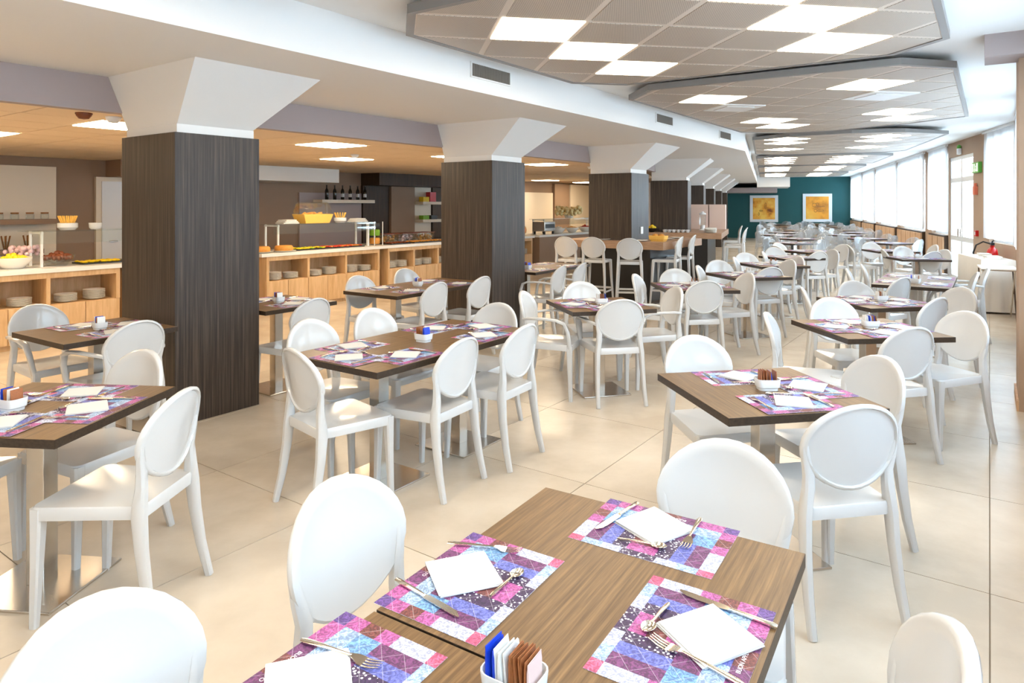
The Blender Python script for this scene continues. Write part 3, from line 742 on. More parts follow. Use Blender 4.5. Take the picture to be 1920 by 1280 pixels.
def spoon_me(L=0.19, bw=0.02, bl=0.058, name='spoon'):
    mb = MB(); e = handle(mb, -L/2, L/2-bl+0.004, wend=0.0085*L/0.19); y0 = e[1]; z = e[2]
    rs = []; n = 14
    for r, dz in ((1.0, 0.0015), (1.03, 0.0008), (1.0, 0.0), (0.7, -0.0045), (0.35, -0.0062), (0.03, -0.0066)):
        rs.append([(bw*r*math.sin(2*math.pi*i/n)*(1-0.12*math.cos(2*math.pi*i/n)), y0+bl/2-0.004+bl/2*r*math.cos(2*math.pi*i/n), z+dz) for i in range(n)])
    top = [[(x, yy, zz+0.0012) for x, yy, zz in r] for r in reversed(rs[2:])]
    mb.rings(top+[rs[1]]+rs[2:])
    return mb.mesh(name, M_cut, 60)
def knife_me(L=0.21):
    mb = MB()
    path = [(0, -L/2, 0.004), (0, -L/2+0.004, 0.004), (0, -L/2+0.05, 0.0045), (0, -L/2+0.098, 0.004)]
    mb.tube(path, [(0.004, 0.002), (0.0075, 0.0038), (0.0065, 0.0036), (0.005, 0.0032)], 8)
    y = -L/2+0.098
    rs = []
    for yy, xl, xr in ((y-0.002, -0.005, 0.005), (y+0.012, -0.0085, 0.008), (y+0.07, -0.0095, 0.008), (y+0.095, -0.0075, 0.008), (L/2, 0.002, 0.006)):
        rs.append([(xl, yy, 0.0034), (xr, yy, 0.0028), (xr, yy, 0.0048), (xl, yy, 0.0040)])
    mb.rings(rs); return mb.mesh('knife', M_cut, 50)
FORK, SPOON, TSP, KNIFE = fork_me(), spoon_me(), spoon_me(0.125, 0.0145, 0.04, 'teaspoon'), knife_me()
def bowl_mb(hx, hy, h, th=0.0035, cr=0.022):
    def rr(s, z):
        pts = []
        x, y = hx*s, hy*s
        for (sx, sy, a0) in ((1, 1, 0), (-1, 1, 90), (-1, -1, 180), (1, -1, 270)):
            for q in range(5):
                a = R(a0+q*22.5); pts.append((sx*(x-cr)+cr*math.cos(a), sy*(y-cr)+cr*math.sin(a), z))
        return pts
    return MB().rings([rr(0.80, 0), rr(0.82, 0.0), rr(0.84, h*0.22), rr(0.94, h*0.30), rr(1.0, h*0.97), rr(0.995, h), rr(0.95, h), rr(0.94, h*0.95), rr(0.86, h*0.3), rr(0.7, 0.006)])
BOWL = bowl_mb(0.054, 0.042, 0.052).mesh('sachet_bowl', M_ceram, 40)
SAC = {}
for nm, m_ in (('blue', M_blue), ('white', M_sw), ('brown', M_sb), ('pink', M_spk)):
    mb = MB(); w, h = 0.025, 0.078
    rs = []
    for z, t in ((0, 0.0005), (0.004, 0.0006), (0.012, 0.0018), (h-0.014, 0.0017), (h-0.006, 0.0006), (h, 0.0005)):
        rs.append([(-w, -t, z), (w, -t, z), (w, t, z), (-w, t, z)])
    SAC[nm] = mb.rings(rs).mesh('sachet', m_, 30)

ZT = TH+0.0005
def put(name, me, p, heading, label, cat, group, z=ZT, tilt=0):
    o = O(name, me, None, label, cat, group, loc=(p[0], p[1], z), heading=heading)
    if tilt: o.rotation_euler = (tilt, 0, R(-heading))
    return o
def setting(c, h, side, tdesc, detail=2, lift=0.0):
    # one cover; side heading = from the table centre toward the diner
    rn = random.random; face = side+180
    f_ = hd(face); r_ = hd(face+90)
    off = TS/2-0.01-MD/2
    base = Vector(c)+hd(side)*off
    p = base+r_*(rn()-.5)*0.02
    z = ZT+lift
    put('placemat', MAT_ME, p, face+(rn()-.5)*3, 'patchwork quilt print placemat on '+tdesc, 'placemat', 'placemats on '+tdesc, z)
    zz = z+0.0014
    q = p+r_*(rn()-.5)*0.03+f_*(rn()-.5)*0.03
    put('napkin', random.choice(NAP), q, face+random.choice((20, 38, -30, 50))+rn()*8, 'white folded paper napkin on '+tdesc, 'napkin', 'napkins on '+tdesc, zz)
    if detail >= 1:
        put('fork', FORK, p-r_*0.135+f_*0.0, face+(rn()-.5)*16, 'steel fork beside napkin on '+tdesc, 'fork', 'forks on '+tdesc, zz)
        put('knife', KNIFE, p+r_*0.135, face+(rn()-.5)*14, 'steel table knife beside napkin on '+tdesc, 'knife', 'knives on '+tdesc, zz)
    if detail >= 2:
        put('teaspoon', TSP, p+f_*0.115+r_*0.02, face-90+(rn()-.5)*40, 'steel teaspoon above napkin on '+tdesc, 'teaspoon', 'teaspoons on '+tdesc, zz)
def caddy(c, h, tdesc, full=False, n=6):
    o = put('sachet_bowl', BOWL, c, h, ('white rounded-square ceramic bowl crammed with sachets on ' if full else 'small white ceramic sachet bowl on ')+tdesc, 'bowl', None, ZT)
    seq = (['blue']*4+['white']*6+['brown']*7+['pink']) if full else [random.choice(('blue', 'white', 'brown', 'brown')) for _ in range(n)]
    u, v = hd(h), hd(h+90)
    for i, k in enumerate(seq):
        t = (i/(len(seq)-1)-.5)*2*(0.041 if full else 0.034)
        p = Vector(c)+v*t+u*(random.random()-.5)*0.006
        s = put('sachet', SAC[k], p, h+90+(random.random()-.5)*8, '%s paper sugar sachet standing in the bowl on %s' % (k, tdesc), 'sachet', '%s sachets on %s' % (k, tdesc), ZT+0.0075+random.random()*0.006)
        s.rotation_euler = (R((random.random()-.5)*9+4), 0, s.rotation_euler[2])

# ------------------------------------------------------------------ tables as placed
def tab(c, h, tdesc, label, sides, detail=2, cad=True, cadn=6, group=None):
    place(TB, (c[0], c[1], 0), h, label, group)
    for i, s in enumerate(sides): setting(c, h, h+s, tdesc, detail, 0.0011*i)
    if cad: caddy((c[0]+0.02, c[1]), h+10, tdesc, n=cadn)
hT1 = 32.2
c1a = Vector((0.218, 1.549)); c1b = c1a-hd(hT1)*(TS+0.006)
place(TB, (*c1a, 0), hT1, 'dark wenge table half of the seamed pair, the half laid with three places')
place(TB, (*c1b, 0), hT1, 'dark wenge table half of the seamed pair, the half with the lone-fork place')
td = 'seamed double table'
def mid_(*p): return sum((Vector(q) for q in p), Vector((0, 0)))/len(p)
def between(a, b):
    a, b = Vector(a), Vector(b); v = b-a
    return (a+b)/2, math.degrees(math.atan2(v.x, v.y))
mats = [((-0.086, 1.541), hT1+90, 'buffet-side place of the seamed double table'), ((0.373, 1.760), hT1+180, 'teal-wall end of the seamed double table'), ((0.344, 1.336), hT1-90, 'window-side place of the seamed double table'), ((-0.335, 1.196), hT1+90, 'lone-fork place of the seamed double table')]
for c, f_, d_ in mats:
    root = E_('placemat', (c[0], c[1], ZT), f_, 'patchwork quilt print paper placemat at the '+d_, 'placemat')
    sh = O('sheet', MAT_ME, root)
    O('lettering', TXT1, sh, loc=(0.0, -MD/2+0.022, 0.0011))
zz = ZT+0.0014
def nap(ps, i, d_):
    c = mid_(*ps); a = Vector(ps[0])-Vector(ps[1]); put('napkin', NAP[i], c, math.degrees(math.atan2(a.x, a.y)), 'white folded paper napkin at the '+d_, 'napkin', None, zz)
nap([(-0.209, 1.6), (-0.063, 1.653), (-0.016, 1.536), (-0.16, 1.466)], 0, mats[0][2])
nap([(0.28, 1.814), (0.422, 1.906), (0.472, 1.766), (0.341, 1.705)], 1, mats[1][2])
nap([(0.298, 1.38), (0.407, 1.431), (0.494, 1.3), (0.368, 1.258)], 2, mats[2][2])
nap([(-0.455, 1.241), (-0.317, 1.285), (-0.270, 1.165), (-0.410, 1.12)], 0, mats[3][2])
def cut(me, name, a, b, d_, fr=None):
    c, h = between(a, b); put(name, me, c, h, 'warm-glinting steel %s at the %s' % (name, d_), name, None, zz+(0.0 if fr is None else fr))
cut(KNIFE, 'knife', (-0.261, 1.536), (-0.114, 1.407), mats[0][2]); cut(FORK, 'fork', (-0.16, 1.706), (0.02, 1.666), mats[0][2]); cut(TSP, 'teaspoon', (-0.049, 1.47), (0.025, 1.581), mats[0][2])
cut(KNIFE, 'knife', (0.356, 1.93), (0.229, 1.784), mats[1][2]); cut(FORK, 'fork', (0.511, 1.835), (0.429, 1.679), mats[1][2]); cut(TSP, 'teaspoon', (0.284, 1.724), (0.373, 1.684), mats[1][2])
cut(KNIFE, 'knife', (0.544, 1.362), (0.365, 1.498), mats[2][2]); cut(FORK, 'fork', (0.417, 1.197), (0.27, 1.337), mats[2][2]); cut(TSP, 'teaspoon', (0.325, 1.431), (0.275, 1.362), mats[2][2])
cut(FORK, 'fork', (-0.409, 1.324), (-0.247, 1.249), mats[3][2])
caddy((0.004, 1.175), hT1, td, True)

hA = 35.0
t2 = 'six-place double table'
c2a, c2b = Vector((-0.57, 4.265))-hd(hA)*TS/2, Vector((-0.57, 4.265))+hd(hA)*TS/2
tab(c2a, hA, t2, 'dark wenge table of the six-place pair, half nearer the end column', (-90, 90, 180), cad=False)
tab(c2b, hA, t2, 'dark wenge table of the six-place pair, half with the two-column view of plate niches', (-90, 90, 0), cad=False)
caddy(c2a+hd(hA)*0.36+hd(hA+90)*0.02, hA, t2, n=5)
tab((-2.0, 2.87), 6, 'table before the end column', 'dark wenge table standing free before the end column', (0, 90, 180, 270), cad=False)
caddy((-2.10, 2.83), 20, 'table before the end column', n=4)
tab((-2.87, 4.66), 33, 'table between end column and counter', 'dark wenge table squeezed between end column and plate counter', (0, 90, 270), cadn=5)
tab((-2.08, 5.95), 35, 'table tucked behind the end column', 'dark wenge table tucked behind the end column on its teal-wall side', (0, 90, 270), cadn=4)
t6 = 'four-chair double table by second column'
tab((-1.18, 6.85), 34, t6, 'dark wenge table of the pair by the second column, half nearer the end column', (-90, 90), cad=False)
tab(Vector((-1.18, 6.85))+hd(34)*(TS+0.004), 34, t6, 'dark wenge table of the pair by the second column, half touching its shadow', (-90, 90), cad=False)
caddy((-1.0, 7.15), 34, t6, n=4)
t16 = 'double table behind the second column'
tab(W1(4.95, -0.28), 33, t16, 'dark wenge table of the pair behind second column, half by that column', (-90, 90), 1)
tab(W1(5.69, -0.28), 33, t16, 'dark wenge table of the pair behind second column, half nearer the bar stools', (-90, 90), 1, cad=False)
tab((0.755, 5.85), -14, 'middle-row table ringed by armchairs', 'dark wenge table ringed by three white armchairs', (0, 90, 180, 270))
tab((1.17, 3.145), -10.3, 'window-row table with three places', 'dark wenge table laid with three places and a jam-topped bowl, window row', (0, 90, 180), cad=True)
tab((2.49, 4.72), -5, 'window-row table with long sachet bowl', 'dark wenge table second in the window row, long sachet bowl on it', (0, 90, 180, 270), cadn=7)
tab((3.276, 6.02), -10, 'third window-row table', 'dark wenge table third in the window row, before the joined grey pair', (0, 90, 180, 270), cadn=4)
t11 = 'joined pair in the window row'
for i, d in enumerate((6.03, 6.77)):
    p = W1(d, 4.13); tab(p, H1, t11, 'dark wenge table of the joined window-row pair, half %s the side table' % ('away from', 'nearer')[i], (-90, 90), 1, cad=i == 0, cadn=3)
tab((1.92, 7.14), -2, 'middle-row table by the bar stools', 'dark wenge table second in the middle row, in front of the bar stools', (0, 90, 180, 270), cadn=3)
tab((2.91, 8.32), -13, 'third middle-row table', 'dark wenge table third in the middle row, level with the bar table', (0, 90, 180, 270), 1, cadn=3)
tab((3.78, 9.79), -9, 'fourth middle-row table', 'dark wenge table fourth in the middle row, past the bar table', (0, 90, 180, 270), 1, cadn=2)
tab((4.62, 11.15), -14, 'fifth middle-row table', 'dark wenge table fifth in the middle row, level with the cup counter', (0, 90, 180, 270), 0, cad=False)
tab((5.55, 12.6), -20, 'sixth middle-row table', 'dark wenge table last in the middle row before the clear chairs', (0, 90, 180, 270), 0, cad=False)
tab((6.57, 10.95), 8, 'window-row table by the glass door', 'dark wenge table in the window row across from the glass door', (0, 90, 180, 270), 0, cadn=2)
tab((7.15, 12.75), 5, 'window-row table past the door', 'dark wenge table in the window row just past the glass door', (0, 90, 180, 270), 0, cad=False)

# ------------------------------------------------------------------ chairs as placed: (px, py of backrest top, heading faced, kind, label)
def seat_from_top(px, py, h, kind=None):
    p = PX(px, py, 0.864); return p+hd(h)*0.262
CHL = [
 (160, 1128, 118, 0, 'white oval-back chair at the lone-fork place of the seamed double table'),
 (628, 898, 122, 0, 'white oval-back chair on buffet side of the seamed double table, beside the knife place'),
 (1362, 825, 208, 0, 'white oval-back chair at the teal-wall end of the seamed double table'),
 (1614, 757, 350, 0, 'white oval-back chair seen from behind at the three-place window-row table'),
 (1655, 667, 258, 0, 'white oval-back chair on window side of the three-place window-row table'),
 (1300, 628, 168, 0, 'white oval-back chair on teal-wall side of the three-place window-row table'),
 (1437, 585, 116, 0, 'white oval-back chair turned askew on buffet side of second window-row table'),
 (1715, 612, 345, 0, 'white oval-back chair with its back to the three-place table, at second window-row table'),
 (1815, 583, 255, 0, 'white oval-back chair on window side of second window-row table'),
 (1556, 557, 175, 0, 'white oval-back chair on teal-wall side of second window-row table'),
 (1762, 557, 330, 0, 'white oval-back chair with its back to the second window-row table'),
 (1805, 538, 258, 0, 'white oval-back chair on window side of the third window-row table'),
 (1505, 538, 112, 0, 'white oval-back chair on buffet side of the third window-row table'),
 (1598, 526, 172, 0, 'white oval-back chair on teal-wall side of the third window-row table'),
 (1695, 519, 330, 0, 'white oval-back chair at the near end of the joined window-row pair'),
 (1833, 510, 300, 1, 'white armchair on window side of the joined pair, nearer half'),
 (1853, 502, 300, 1, 'white armchair on window side of the joined pair, half by the side table'),
 (1588, 503, 118, 0, 'white oval-back chair on buffet side of the joined pair, nearer half'),
 (1616, 495, 118, 0, 'white oval-back chair on buffet side of the joined pair, far half'),
 # end column group
 (345, 728, 274, 0, 'white oval-back chair facing the table before the end column, back to the aisle'),
 (272, 655, 206, 0, 'white oval-back chair on teal-wall side of the table before the end column'),
 (263, 600, 300, 1, 'white armchair with its back to the end column'),
 (66, 570, 121, 1, 'white armchair before the plate counter at the table behind the end column group'),
 # six-place table
 (548, 652, 46, 0, 'white oval-back chair at the end-column end of the six-place table'),
 (872, 632, 301, 0, 'white oval-back chair on window side of six-place table, nearer the end column'),
 (988, 607, 302, 0, 'white oval-back chair on window side of six-place table, farther from the end column'),
 (936, 567, 214, 0, 'white oval-back chair at the teal-wall end of the six-place table'),
 (577, 598, 125, 0, 'white oval-back chair on buffet side of six-place table, nearer the end column'),
 (694, 577, 125, 0, 'white oval-back chair on buffet side of six-place table, farther from the end column'),
 (592, 558, 302, 0, 'white oval-back chair at the table tucked behind the end column'),
 (670, 516, 128, 0, 'white oval-back chair on buffet side of the second-column pair, nearer the end column'),
 (757, 503, 128, 0, 'white oval-back chair on buffet side of the second-column pair, nearer the second column'),
 (823, 528, 302, 0, 'white oval-back chair on window side of the second-column pair, nearer the end column'),
 (907, 517, 302, 0, 'white oval-back chair with its side against the second column'),
 # middle row
 (1167, 560, 350, 1, 'white armchair with its back to the open aisle at the armchair table'),
 (1088, 527, 166, 0, 'white oval-back chair on teal-wall side of the armchair table'),
 (980, 545, 108, 1, 'white armchair on buffet side of the armchair table'),
 (1270, 537, 258, 1, 'white armchair on window side of the armchair table'),
 (1190, 513, 116, 0, 'white oval-back chair on buffet side of second middle-row table'),
 (1325, 525, 352, 0, 'white oval-back chair seen from behind at second middle-row table'),
 (1404, 511, 258, 0, 'white oval-back chair on window side of second middle-row table'),
 (1265, 503, 176, 0, 'white oval-back chair on teal-wall side of second middle-row table'),
 (1447, 500, 345, 0, 'white oval-back chair seen from behind at third middle-row table'),
 (1308, 497, 116, 0, 'white oval-back chair on buffet side of third middle-row table'),
 (1345, 487, 170, 0, 'white oval-back chair on teal-wall side of third middle-row table'),
 (1482, 486, 258, 0, 'white oval-back chair on window side of third middle-row table'),
 (1376, 481, 116, 0, 'white oval-back chair on buffet side of fourth middle-row table'),
 (1396, 473, 172, 0, 'white oval-back chair on teal-wall side of fourth middle-row table'),
 (1537, 471, 345, 0, 'white oval-back chair with its back to the third middle-row table'),
 (1498, 480, 258, 0, 'white oval-back chair on window side of fourth middle-row table'),
 (1430, 471, 116, 0, 'white oval-back chair on buffet side of fifth middle-row table'),
 (1450, 463, 172, 0, 'white oval-back chair on teal-wall side of fifth middle-row table'),
 # behind the second column
 (1055, 497.5, 298, 1, 'white armchair behind the second column, nearer that column'),
 (1094, 492, 298, 1, 'white armchair behind the second column, nearer the bar stools'),
 # window row near door
 (1752, 471, 350, 0, 'white oval-back chair seen from behind across from the glass door'),
 (1772, 467, 262, 0, 'white oval-back chair between the glass door and its table'),
 (1655, 467, 105, 0, 'white oval-back chair on buffet side of the table across from the glass door'),
 (1690, 461, 175, 0, 'white oval-back chair on teal-wall side of the table across from the glass door'),
]
for px, py, h, kd, lb in CHL:
    c = seat_from_top(px, py, h); place(AC if kd else CH, c, h, lb)
for c, h, nm in (((5.55, 12.6), -20, 'last middle-row table'), ((7.15, 12.75), 5, 'table just past the door')):
    for sd, w in ((0, 'teal-wall side'), (90, 'window side'), (270, 'buffet side')):
        place(CH, Vector(c)+hd(h+sd)*0.55, h+sd+180+5*math.sin(sd+h), 'white oval-back chair on %s of %s' % (w, ('the ' if nm[0] == 't' else '')+nm))
place(CH, Vector((4.62, 11.15))+hd(76)*0.55, 256, 'white oval-back chair on window side of fifth middle-row table')
place(CH, (-2.47, 2.87), 92, 'white oval-back chair on buffet side of the table before the end column')
place(CH, seat_from_top(1800, 1190, 290), 290, 'white oval-back chair on window side of the seamed double table')

# far field of clear chairs in front of the teal wall
tf = 'a table among the clear chairs'
for i in range(9):
    for j, nn in enumerate((0.95, 2.75)):
        d = 3.5+2.05*i+0.7*j
        if d > 20.6: continue
        c = W2(d, nn+0.25*math.sin(i*2.1+j)); h = H2-45+6*math.sin(i*1.3)
        place(TB, (c.x, c.y, 0), h, 'dark wenge table among the clear chairs before the teal wall', 'tables among the clear chairs')
        for s in (0, 90, 180, 270):
            setting(c, h, h+s, tf, 0, 0.0011*(s//90)) if i < 4 else None
            p = c+hd(h+s)*(0.52+0.06*math.sin(i*3+s)); place(CC, p, h+s+180+8*math.sin(i+s), 'clear see-through oval-back chair before the teal wall', 'clear chairs before the teal wall')

# ------------------------------------------------------------------ bar tables, stools, hutch
def bar(fn, h, d0_, d1_, n0, n1_, label, colrect):
    root = E_('bar_table', (*fn(d0_, n1_), 0), h, label, 'bar table')
    inv = fn(d0_, n1_)
    L, Wd = d1_-d0_, n1_-n0
    cd0, cd1, cn0, cn1 = colrect               # hole for the column, in d,n
    y0, y1, x0, x1 = cd0-d0_, cd1-d0_, cn0-n1_, cn1-n1_
    X0, Y1 = -Wd, L
    def ringy(z0, z1, inset, name, mat, nin=None):
        mb = MB(); a, b, c_, e = X0+inset, -inset, inset if nin is None else nin, Y1-inset
        mb.prism([(a, c_), (b, c_), (b, y0), (a, y0)], z0, z1); mb.prism([(a, y1), (b, y1), (b, e), (a, e)], z0, z1)
        if x1 < b: mb.prism([(x1, y0), (b, y0), (b, y1), (x1, y1)], z0, z1)
        if x0 > a: mb.prism([(a, y0), (x0, y0), (x0, y1), (a, y1)], z0, z1)
        O(name, mb.mesh(name, mat), root)
    ringy(0.90, 1.02, 0, 'counter_top', M_barwood); ringy(0.02, 0.90, 0.29, 'plinth', M_black, 0.17)
    ringy(0.0, 0.05, 0.27, 'foot', M_darkpan, 0.15)
    return root
bar(W1, H1, 7.37, 9.1, -1.20, 0.66, 'pale wood bar table with black plinth wrapped around a dark column', (7.62, 8.33, -0.81, 0.01))
bar(W2, H2, 1.45, 4.35, -2.4, -0.50, 'pale wood bar counter with black plinth carrying cups and a hutch', (1.85, 2.56, -2.03, -1.21))
stools = [(1058, 443, 30, 'white oval-back bar stool at the bar table, first from the buffet'), (1110, 444, 25, 'white oval-back bar stool at the bar table, second from the buffet'), (1180, 446, 12, 'white oval-back bar stool at the bar table, third from the buffet'),
          (1279, 443, 296, 'white oval-back bar stool on window side of the bar table, nearer corner'), (1303, 440, 296, 'white oval-back bar stool on window side of the bar table, farther along'),
          ((2.0, -0.28), 0, 292, 'white oval-back bar stool on window side of the cup counter, nearer'), ((2.8, -0.28), 0, 290, 'white oval-back bar stool on window side of the cup counter, farther'), (1391, 413, 285, 'white oval-back bar stool standing alone toward the teal wall')]
for px, py, h, lb in stools:
    if isinstance(px, tuple): place(ST, W2(*px), h, lb); continue
    p = PX(px, py, 1.11)
    if px == 1391: p = p*0.75
    place(ST, p+hd(h)*0.25, h, lb)
# yellow basket, dishes on bar 1
def lathe_o(name, prof, mat, p, z, label, cat, group=None, n=18, sm=40):
    return O(name, MB().lathe(prof, n).mesh(name, mat, sm), None, label, cat, group, loc=(p[0], p[1], z))
p = W1(7.75, 0.42); bo = E_('bread_basket', (p.x, p.y, 1.02), H1, 'small yellow wicker basket on the bar table', 'basket')
O('basket_body', bowl_mb(0.14, 0.09, 0.09).mesh('basket_body', M_basket, 40), bo)
O('rolls', MB().ball((-0.05, 0, 0.085), (0.06, 0.05, 0.035)).ball((0.05, 0.01, 0.085), (0.06, 0.05, 0.035)).mesh('rolls', M_gold, 60), bo)
PLATE = MB().lathe([(0.055, 0), (0.07, 0.004), (0.11, 0.014), (0.12, 0.018), (0.119, 0.021), (0.108, 0.018), (0.07, 0.008), (0.001, 0.007)], 20).mesh('plate', M_plate, 40)
for i, (d, n) in enumerate(((7.6, -0.5), (7.55, 0.2), (8.3, 0.35), (8.8, 0.3))):
    p = W1(d, n); O('plate', PLATE, None, 'single white plate lying on the bar table', 'plate', 'plates on the bar table', loc=(p.x, p.y, 1.02))
CUP = MB().lathe([(0.022, 0), (0.026, 0.003), (0.038, 0.03), (0.041, 0.06), (0.039, 0.06), (0.035, 0.03), (0.001, 0.008)], 14).mesh('cup', M_ceram, 40)
for i in range(12):
    p = W2(1.58+0.13*(i//6), -0.75-0.095*(i % 6)-0.45); O('cup', CUP, None, 'small white cup in the rows on the cup counter', 'cup', 'cups on the cup counter', loc=(p.x, p.y, 1.02))
for i in range(4):
    for q in range(6):
        p = W2(1.6+0.05*(i % 2), -0.72+0.0-0.0) if i == 0 else W2(1.75+0.26*i, -0.78)
        O('plate', PLATE, None, 'white plate in one of the stacks on the cup counter', 'plate', 'stacked plates on the cup counter', loc=(p.x, p.y, 1.02+0.012*q))
p = W2(1.62, -1.95); bo = E_('fruit_bowl', (p.x, p.y, 1.02), 0, 'dark bowl of yellow fruit on the cup counter', 'bowl')
O('bowl_shell', MB().lathe([(0.05, 0), (0.11, 0.05), (0.13, 0.09), (0.122, 0.09), (0.10, 0.05), (0.001, 0.012)], 18).mesh('bowl_shell', M_black, 40), bo)
O('fruit', MB().ball((-0.04, 0, 0.09), 0.05).ball((0.05, 0.02, 0.09), 0.05).ball((0, -0.04, 0.12), 0.045).mesh('fruit', M_yellow, 60), bo)
# pink-white hutch panels standing on the counter
p = W2(3.9, -1.0)
hu = E_('hutch', (p.x, p.y, 1.02), H2, 'pale pink panelled hutch standing on the cup counter', 'hutch')
for x0, x1 in ((-0.52, 0.06), (0.08, 0.46)):
    O('panel', MB().box(((x0+x1)/2, 0, 0.30), (x1-x0, 0.32, 0.60)).mesh('panel', M_pink, None, 0.006), hu)
p = W2(2.9, -0.95)
dsp = E_('drink_dispenser', (p.x+0.02, p.y+0.25, 1.02), H2, 'clear drink dispenser with white lid on the cup counter', 'dispenser')
O('tank', MB().lathe([(0.07, 0.12), (0.075, 0.13), (0.075, 0.36), (0.07, 0.37)], 16).mesh('tank', M_glass, 40), dsp)
O('stand', MB().lathe([(0.08, 0), (0.08, 0.015), (0.05, 0.03), (0.05, 0.12)], 16).mesh('stand', M_alu, 40), dsp)
O('lid', MB().lathe([(0.08, 0.37), (0.08, 0.39), (0.03, 0.42), (0.02, 0.44)], 16).mesh('lid', M_alu, 40), dsp)
# socket on the third column
p = W1(8.02, 0.006); O('wall_socket', MB().box((0, 0, 0.06), (0.012, 0.09, 0.12)).mesh('wall_socket', M_alu, None, 0.002), None, 'small white socket plate on the column inside the bar table', 'socket', loc=(p.x, p.y, 1.12), heading=H1)

# ------------------------------------------------------------------ buffet counters
NF = -3.96
def loc1(d, n): return W1(d, n)
def counter(d0_, d1_, bays, label, topz=0.885, plain_front=False):
    o = W1(d0_, NF); root = E_('buffet_counter', (o.x, o.y, 0), H1, label, 'counter')
    L = d1_-d0_; dp = 0.85
    def bx(x0, x1, y0, y1, z0, z1, name, mat, parent=root, bev=0): return O(name, MB().box(((x0+x1)/2, (y0+y1)/2, (z0+z1)/2), (x1-x0, y1-y0, z1-z0)).mesh(name, mat, None, bev), parent)
    bx(-dp+0.02, -0.05, 0.02, L-0.02, 0, 0.06, 'plinth', M_bufwood)
    bx(-dp, -0.42, 0, L, 0.06, topz-0.05, 'back_carcass', M_bufwood)
    if plain_front:
        bx(-0.42, 0, 0, L, 0.06, topz-0.05, 'front_panel', M_wallbuf); return root
    bx(-0.42, -0.02, 0.0, L, 0.06, 0.465, 'lower_carcass', M_bufwood)
    bx(-0.42, 0, 0, L, topz-0.115, topz-0.05, 'rail', M_bufwood)
    bx(-0.42, 0, 0, 0.045, 0.465, topz-0.115, 'side_panel', M_bufwood); bx(-0.42, 0, L-0.045, L, 0.465, topz-0.115, 'side_panel', M_bufwood)
    w = L/bays
    for k in range(1, bays): bx(-0.42, 0, w*k-0.02, w*k+0.02, 0.465, topz-0.115, 'divider', M_bufwood)
    for k in range(2*bays):
        bx(-0.02, 0, w/2*k+0.004, w/2*(k+1)-0.004, 0.065, 0.46, 'door', M_bufwood, bev=0.0015)
    return root
def niche_plates(d0_, d1_, bays, tag, counts=(9, 7)):
    w = (d1_-d0_)/bays; rn = random.random
    for k in range(bays):
        for j in range(2):
            p = W1(d0_+w*k+w*(0.30+0.40*j), NF-0.16); n = counts[(k+j) % 2]
            for q in range(n): O('plate', PLATE, None, 'white plate in the stacks inside '+tag, 'plate', 'plate stacks in '+tag, loc=(p.x+rn()*0.003, p.y+rn()*0.003, 0.4655+0.0125*q))
def worktop(d0_, d1_, label, z=0.885):
    mb = MB().prism([W1(d0_, NF+0.03), W1(d1_, NF+0.03), W1(d1_, NF-0.88), W1(d0_, NF-0.88)], z-0.05, z)
    O('worktop', mb.mesh('worktop', M_ctop, None, 0.003), None, label, 'worktop')
counter(-1.68, 1.43, 4, 'light oak buffet counter with plate niches before the door and cream panel'); niche_plates(-1.68, 1.43, 4, 'counter before cream panel')
counter(1.47, 3.0, 2, 'light oak buffet counter hidden behind the end column')
counter(3.50, 5.78, 3, 'light oak buffet counter with three plate niches under the wine shelf'); niche_plates(3.50, 5.78, 3, 'three-niche counter')
counter(5.98, 8.0, 3, 'light oak buffet counter with plate niches beside the second column'); niche_plates(5.98, 8.0, 3, 'counter beside second column', (9, 9))
counter(8.0, 10.65, 4, 'light oak buffet counter past the second column'); niche_plates(8.0, 10.65, 4, 'counter past second column')
counter(10.95, 14.8, 4, 'plain brown-fronted buffet counter with toaster', plain_front=True)
worktop(-1.72, 3.05, 'long white worktop carrying the fruit bowls before the cream panel')
worktop(3.40, 10.70, 'long white worktop under the glass guard and bread lids')
worktop(10.9, 14.85, 'white worktop with toaster and flowers')
ZW = 0.885
# glass guards
def guard(d0_, d1_, n, z, label):
    o = W1(d0_, n); root = E_('glass_guard', (o.x, o.y, ZW), H1, label, 'glass guard'); L = d1_-d0_
    O('shelf', MB().box((-0.0, L/2, z-ZW), (0.42, L, 0.012)).mesh('shelf', M_glass), root)
    O('front_pane', MB().box((0.21, L/2, z-ZW-0.07), (0.008, L, 0.15)).mesh('front_pane', M_glass), root)
    for y in (0.12, L-0.12):
        for x in (-0.17, 0.15): O('post', MB().box((x, y, (z-ZW)/2), (0.025, 0.025, z-ZW)).mesh('post', M_alu), root)
        O('crossbar', MB().box((-0.01, y, z-ZW-0.018), (0.36, 0.025, 0.025)).mesh('crossbar', M_alu), root)
guard(0.55, 3.0, -4.35, 1.30, 'glass-topped serving guard before the cream panel')
guard(3.75, 5.85, -4.35, 1.30, 'glass-topped serving guard under the wine shelf')
guard(11.4, 14.4, -4.35, 1.25, 'glass-topped serving guard by the toaster')
def tray(d, n, L, mat, label, seed, col2=None, w=0.32):
    p = W1(d, n); root = E_('food_tray', (p.x, p.y, ZW), H1, label, 'tray'); rn = random.Random(seed)
    O('tray_base', MB().box((0, 0, 0.008), (w, L, 0.016)).mesh('tray_base', M_black), root)
    mb = MB(); 
    for _ in range(int(L*90)):
        mb.ball((rn.uniform(-w/2+.03, w/2-.03), rn.uniform(-L/2+.03, L/2-.03), 0.026), (0.03, 0.03, 0.014), 6, 4, 0 if rn.random() < .7 else 1)
    O('slices', mb.mesh('slices', [mat, col2 or mat], 60), root, kind='stuff')
tray(1.34, -4.3, 0.5, M_yellow, 'dark tray of yellow cheese slices before the cream panel', 1)
tray(2.18, -4.3, 1.1, M_redf, 'dark tray of sliced cold meats before the cream panel', 2, M_gold)
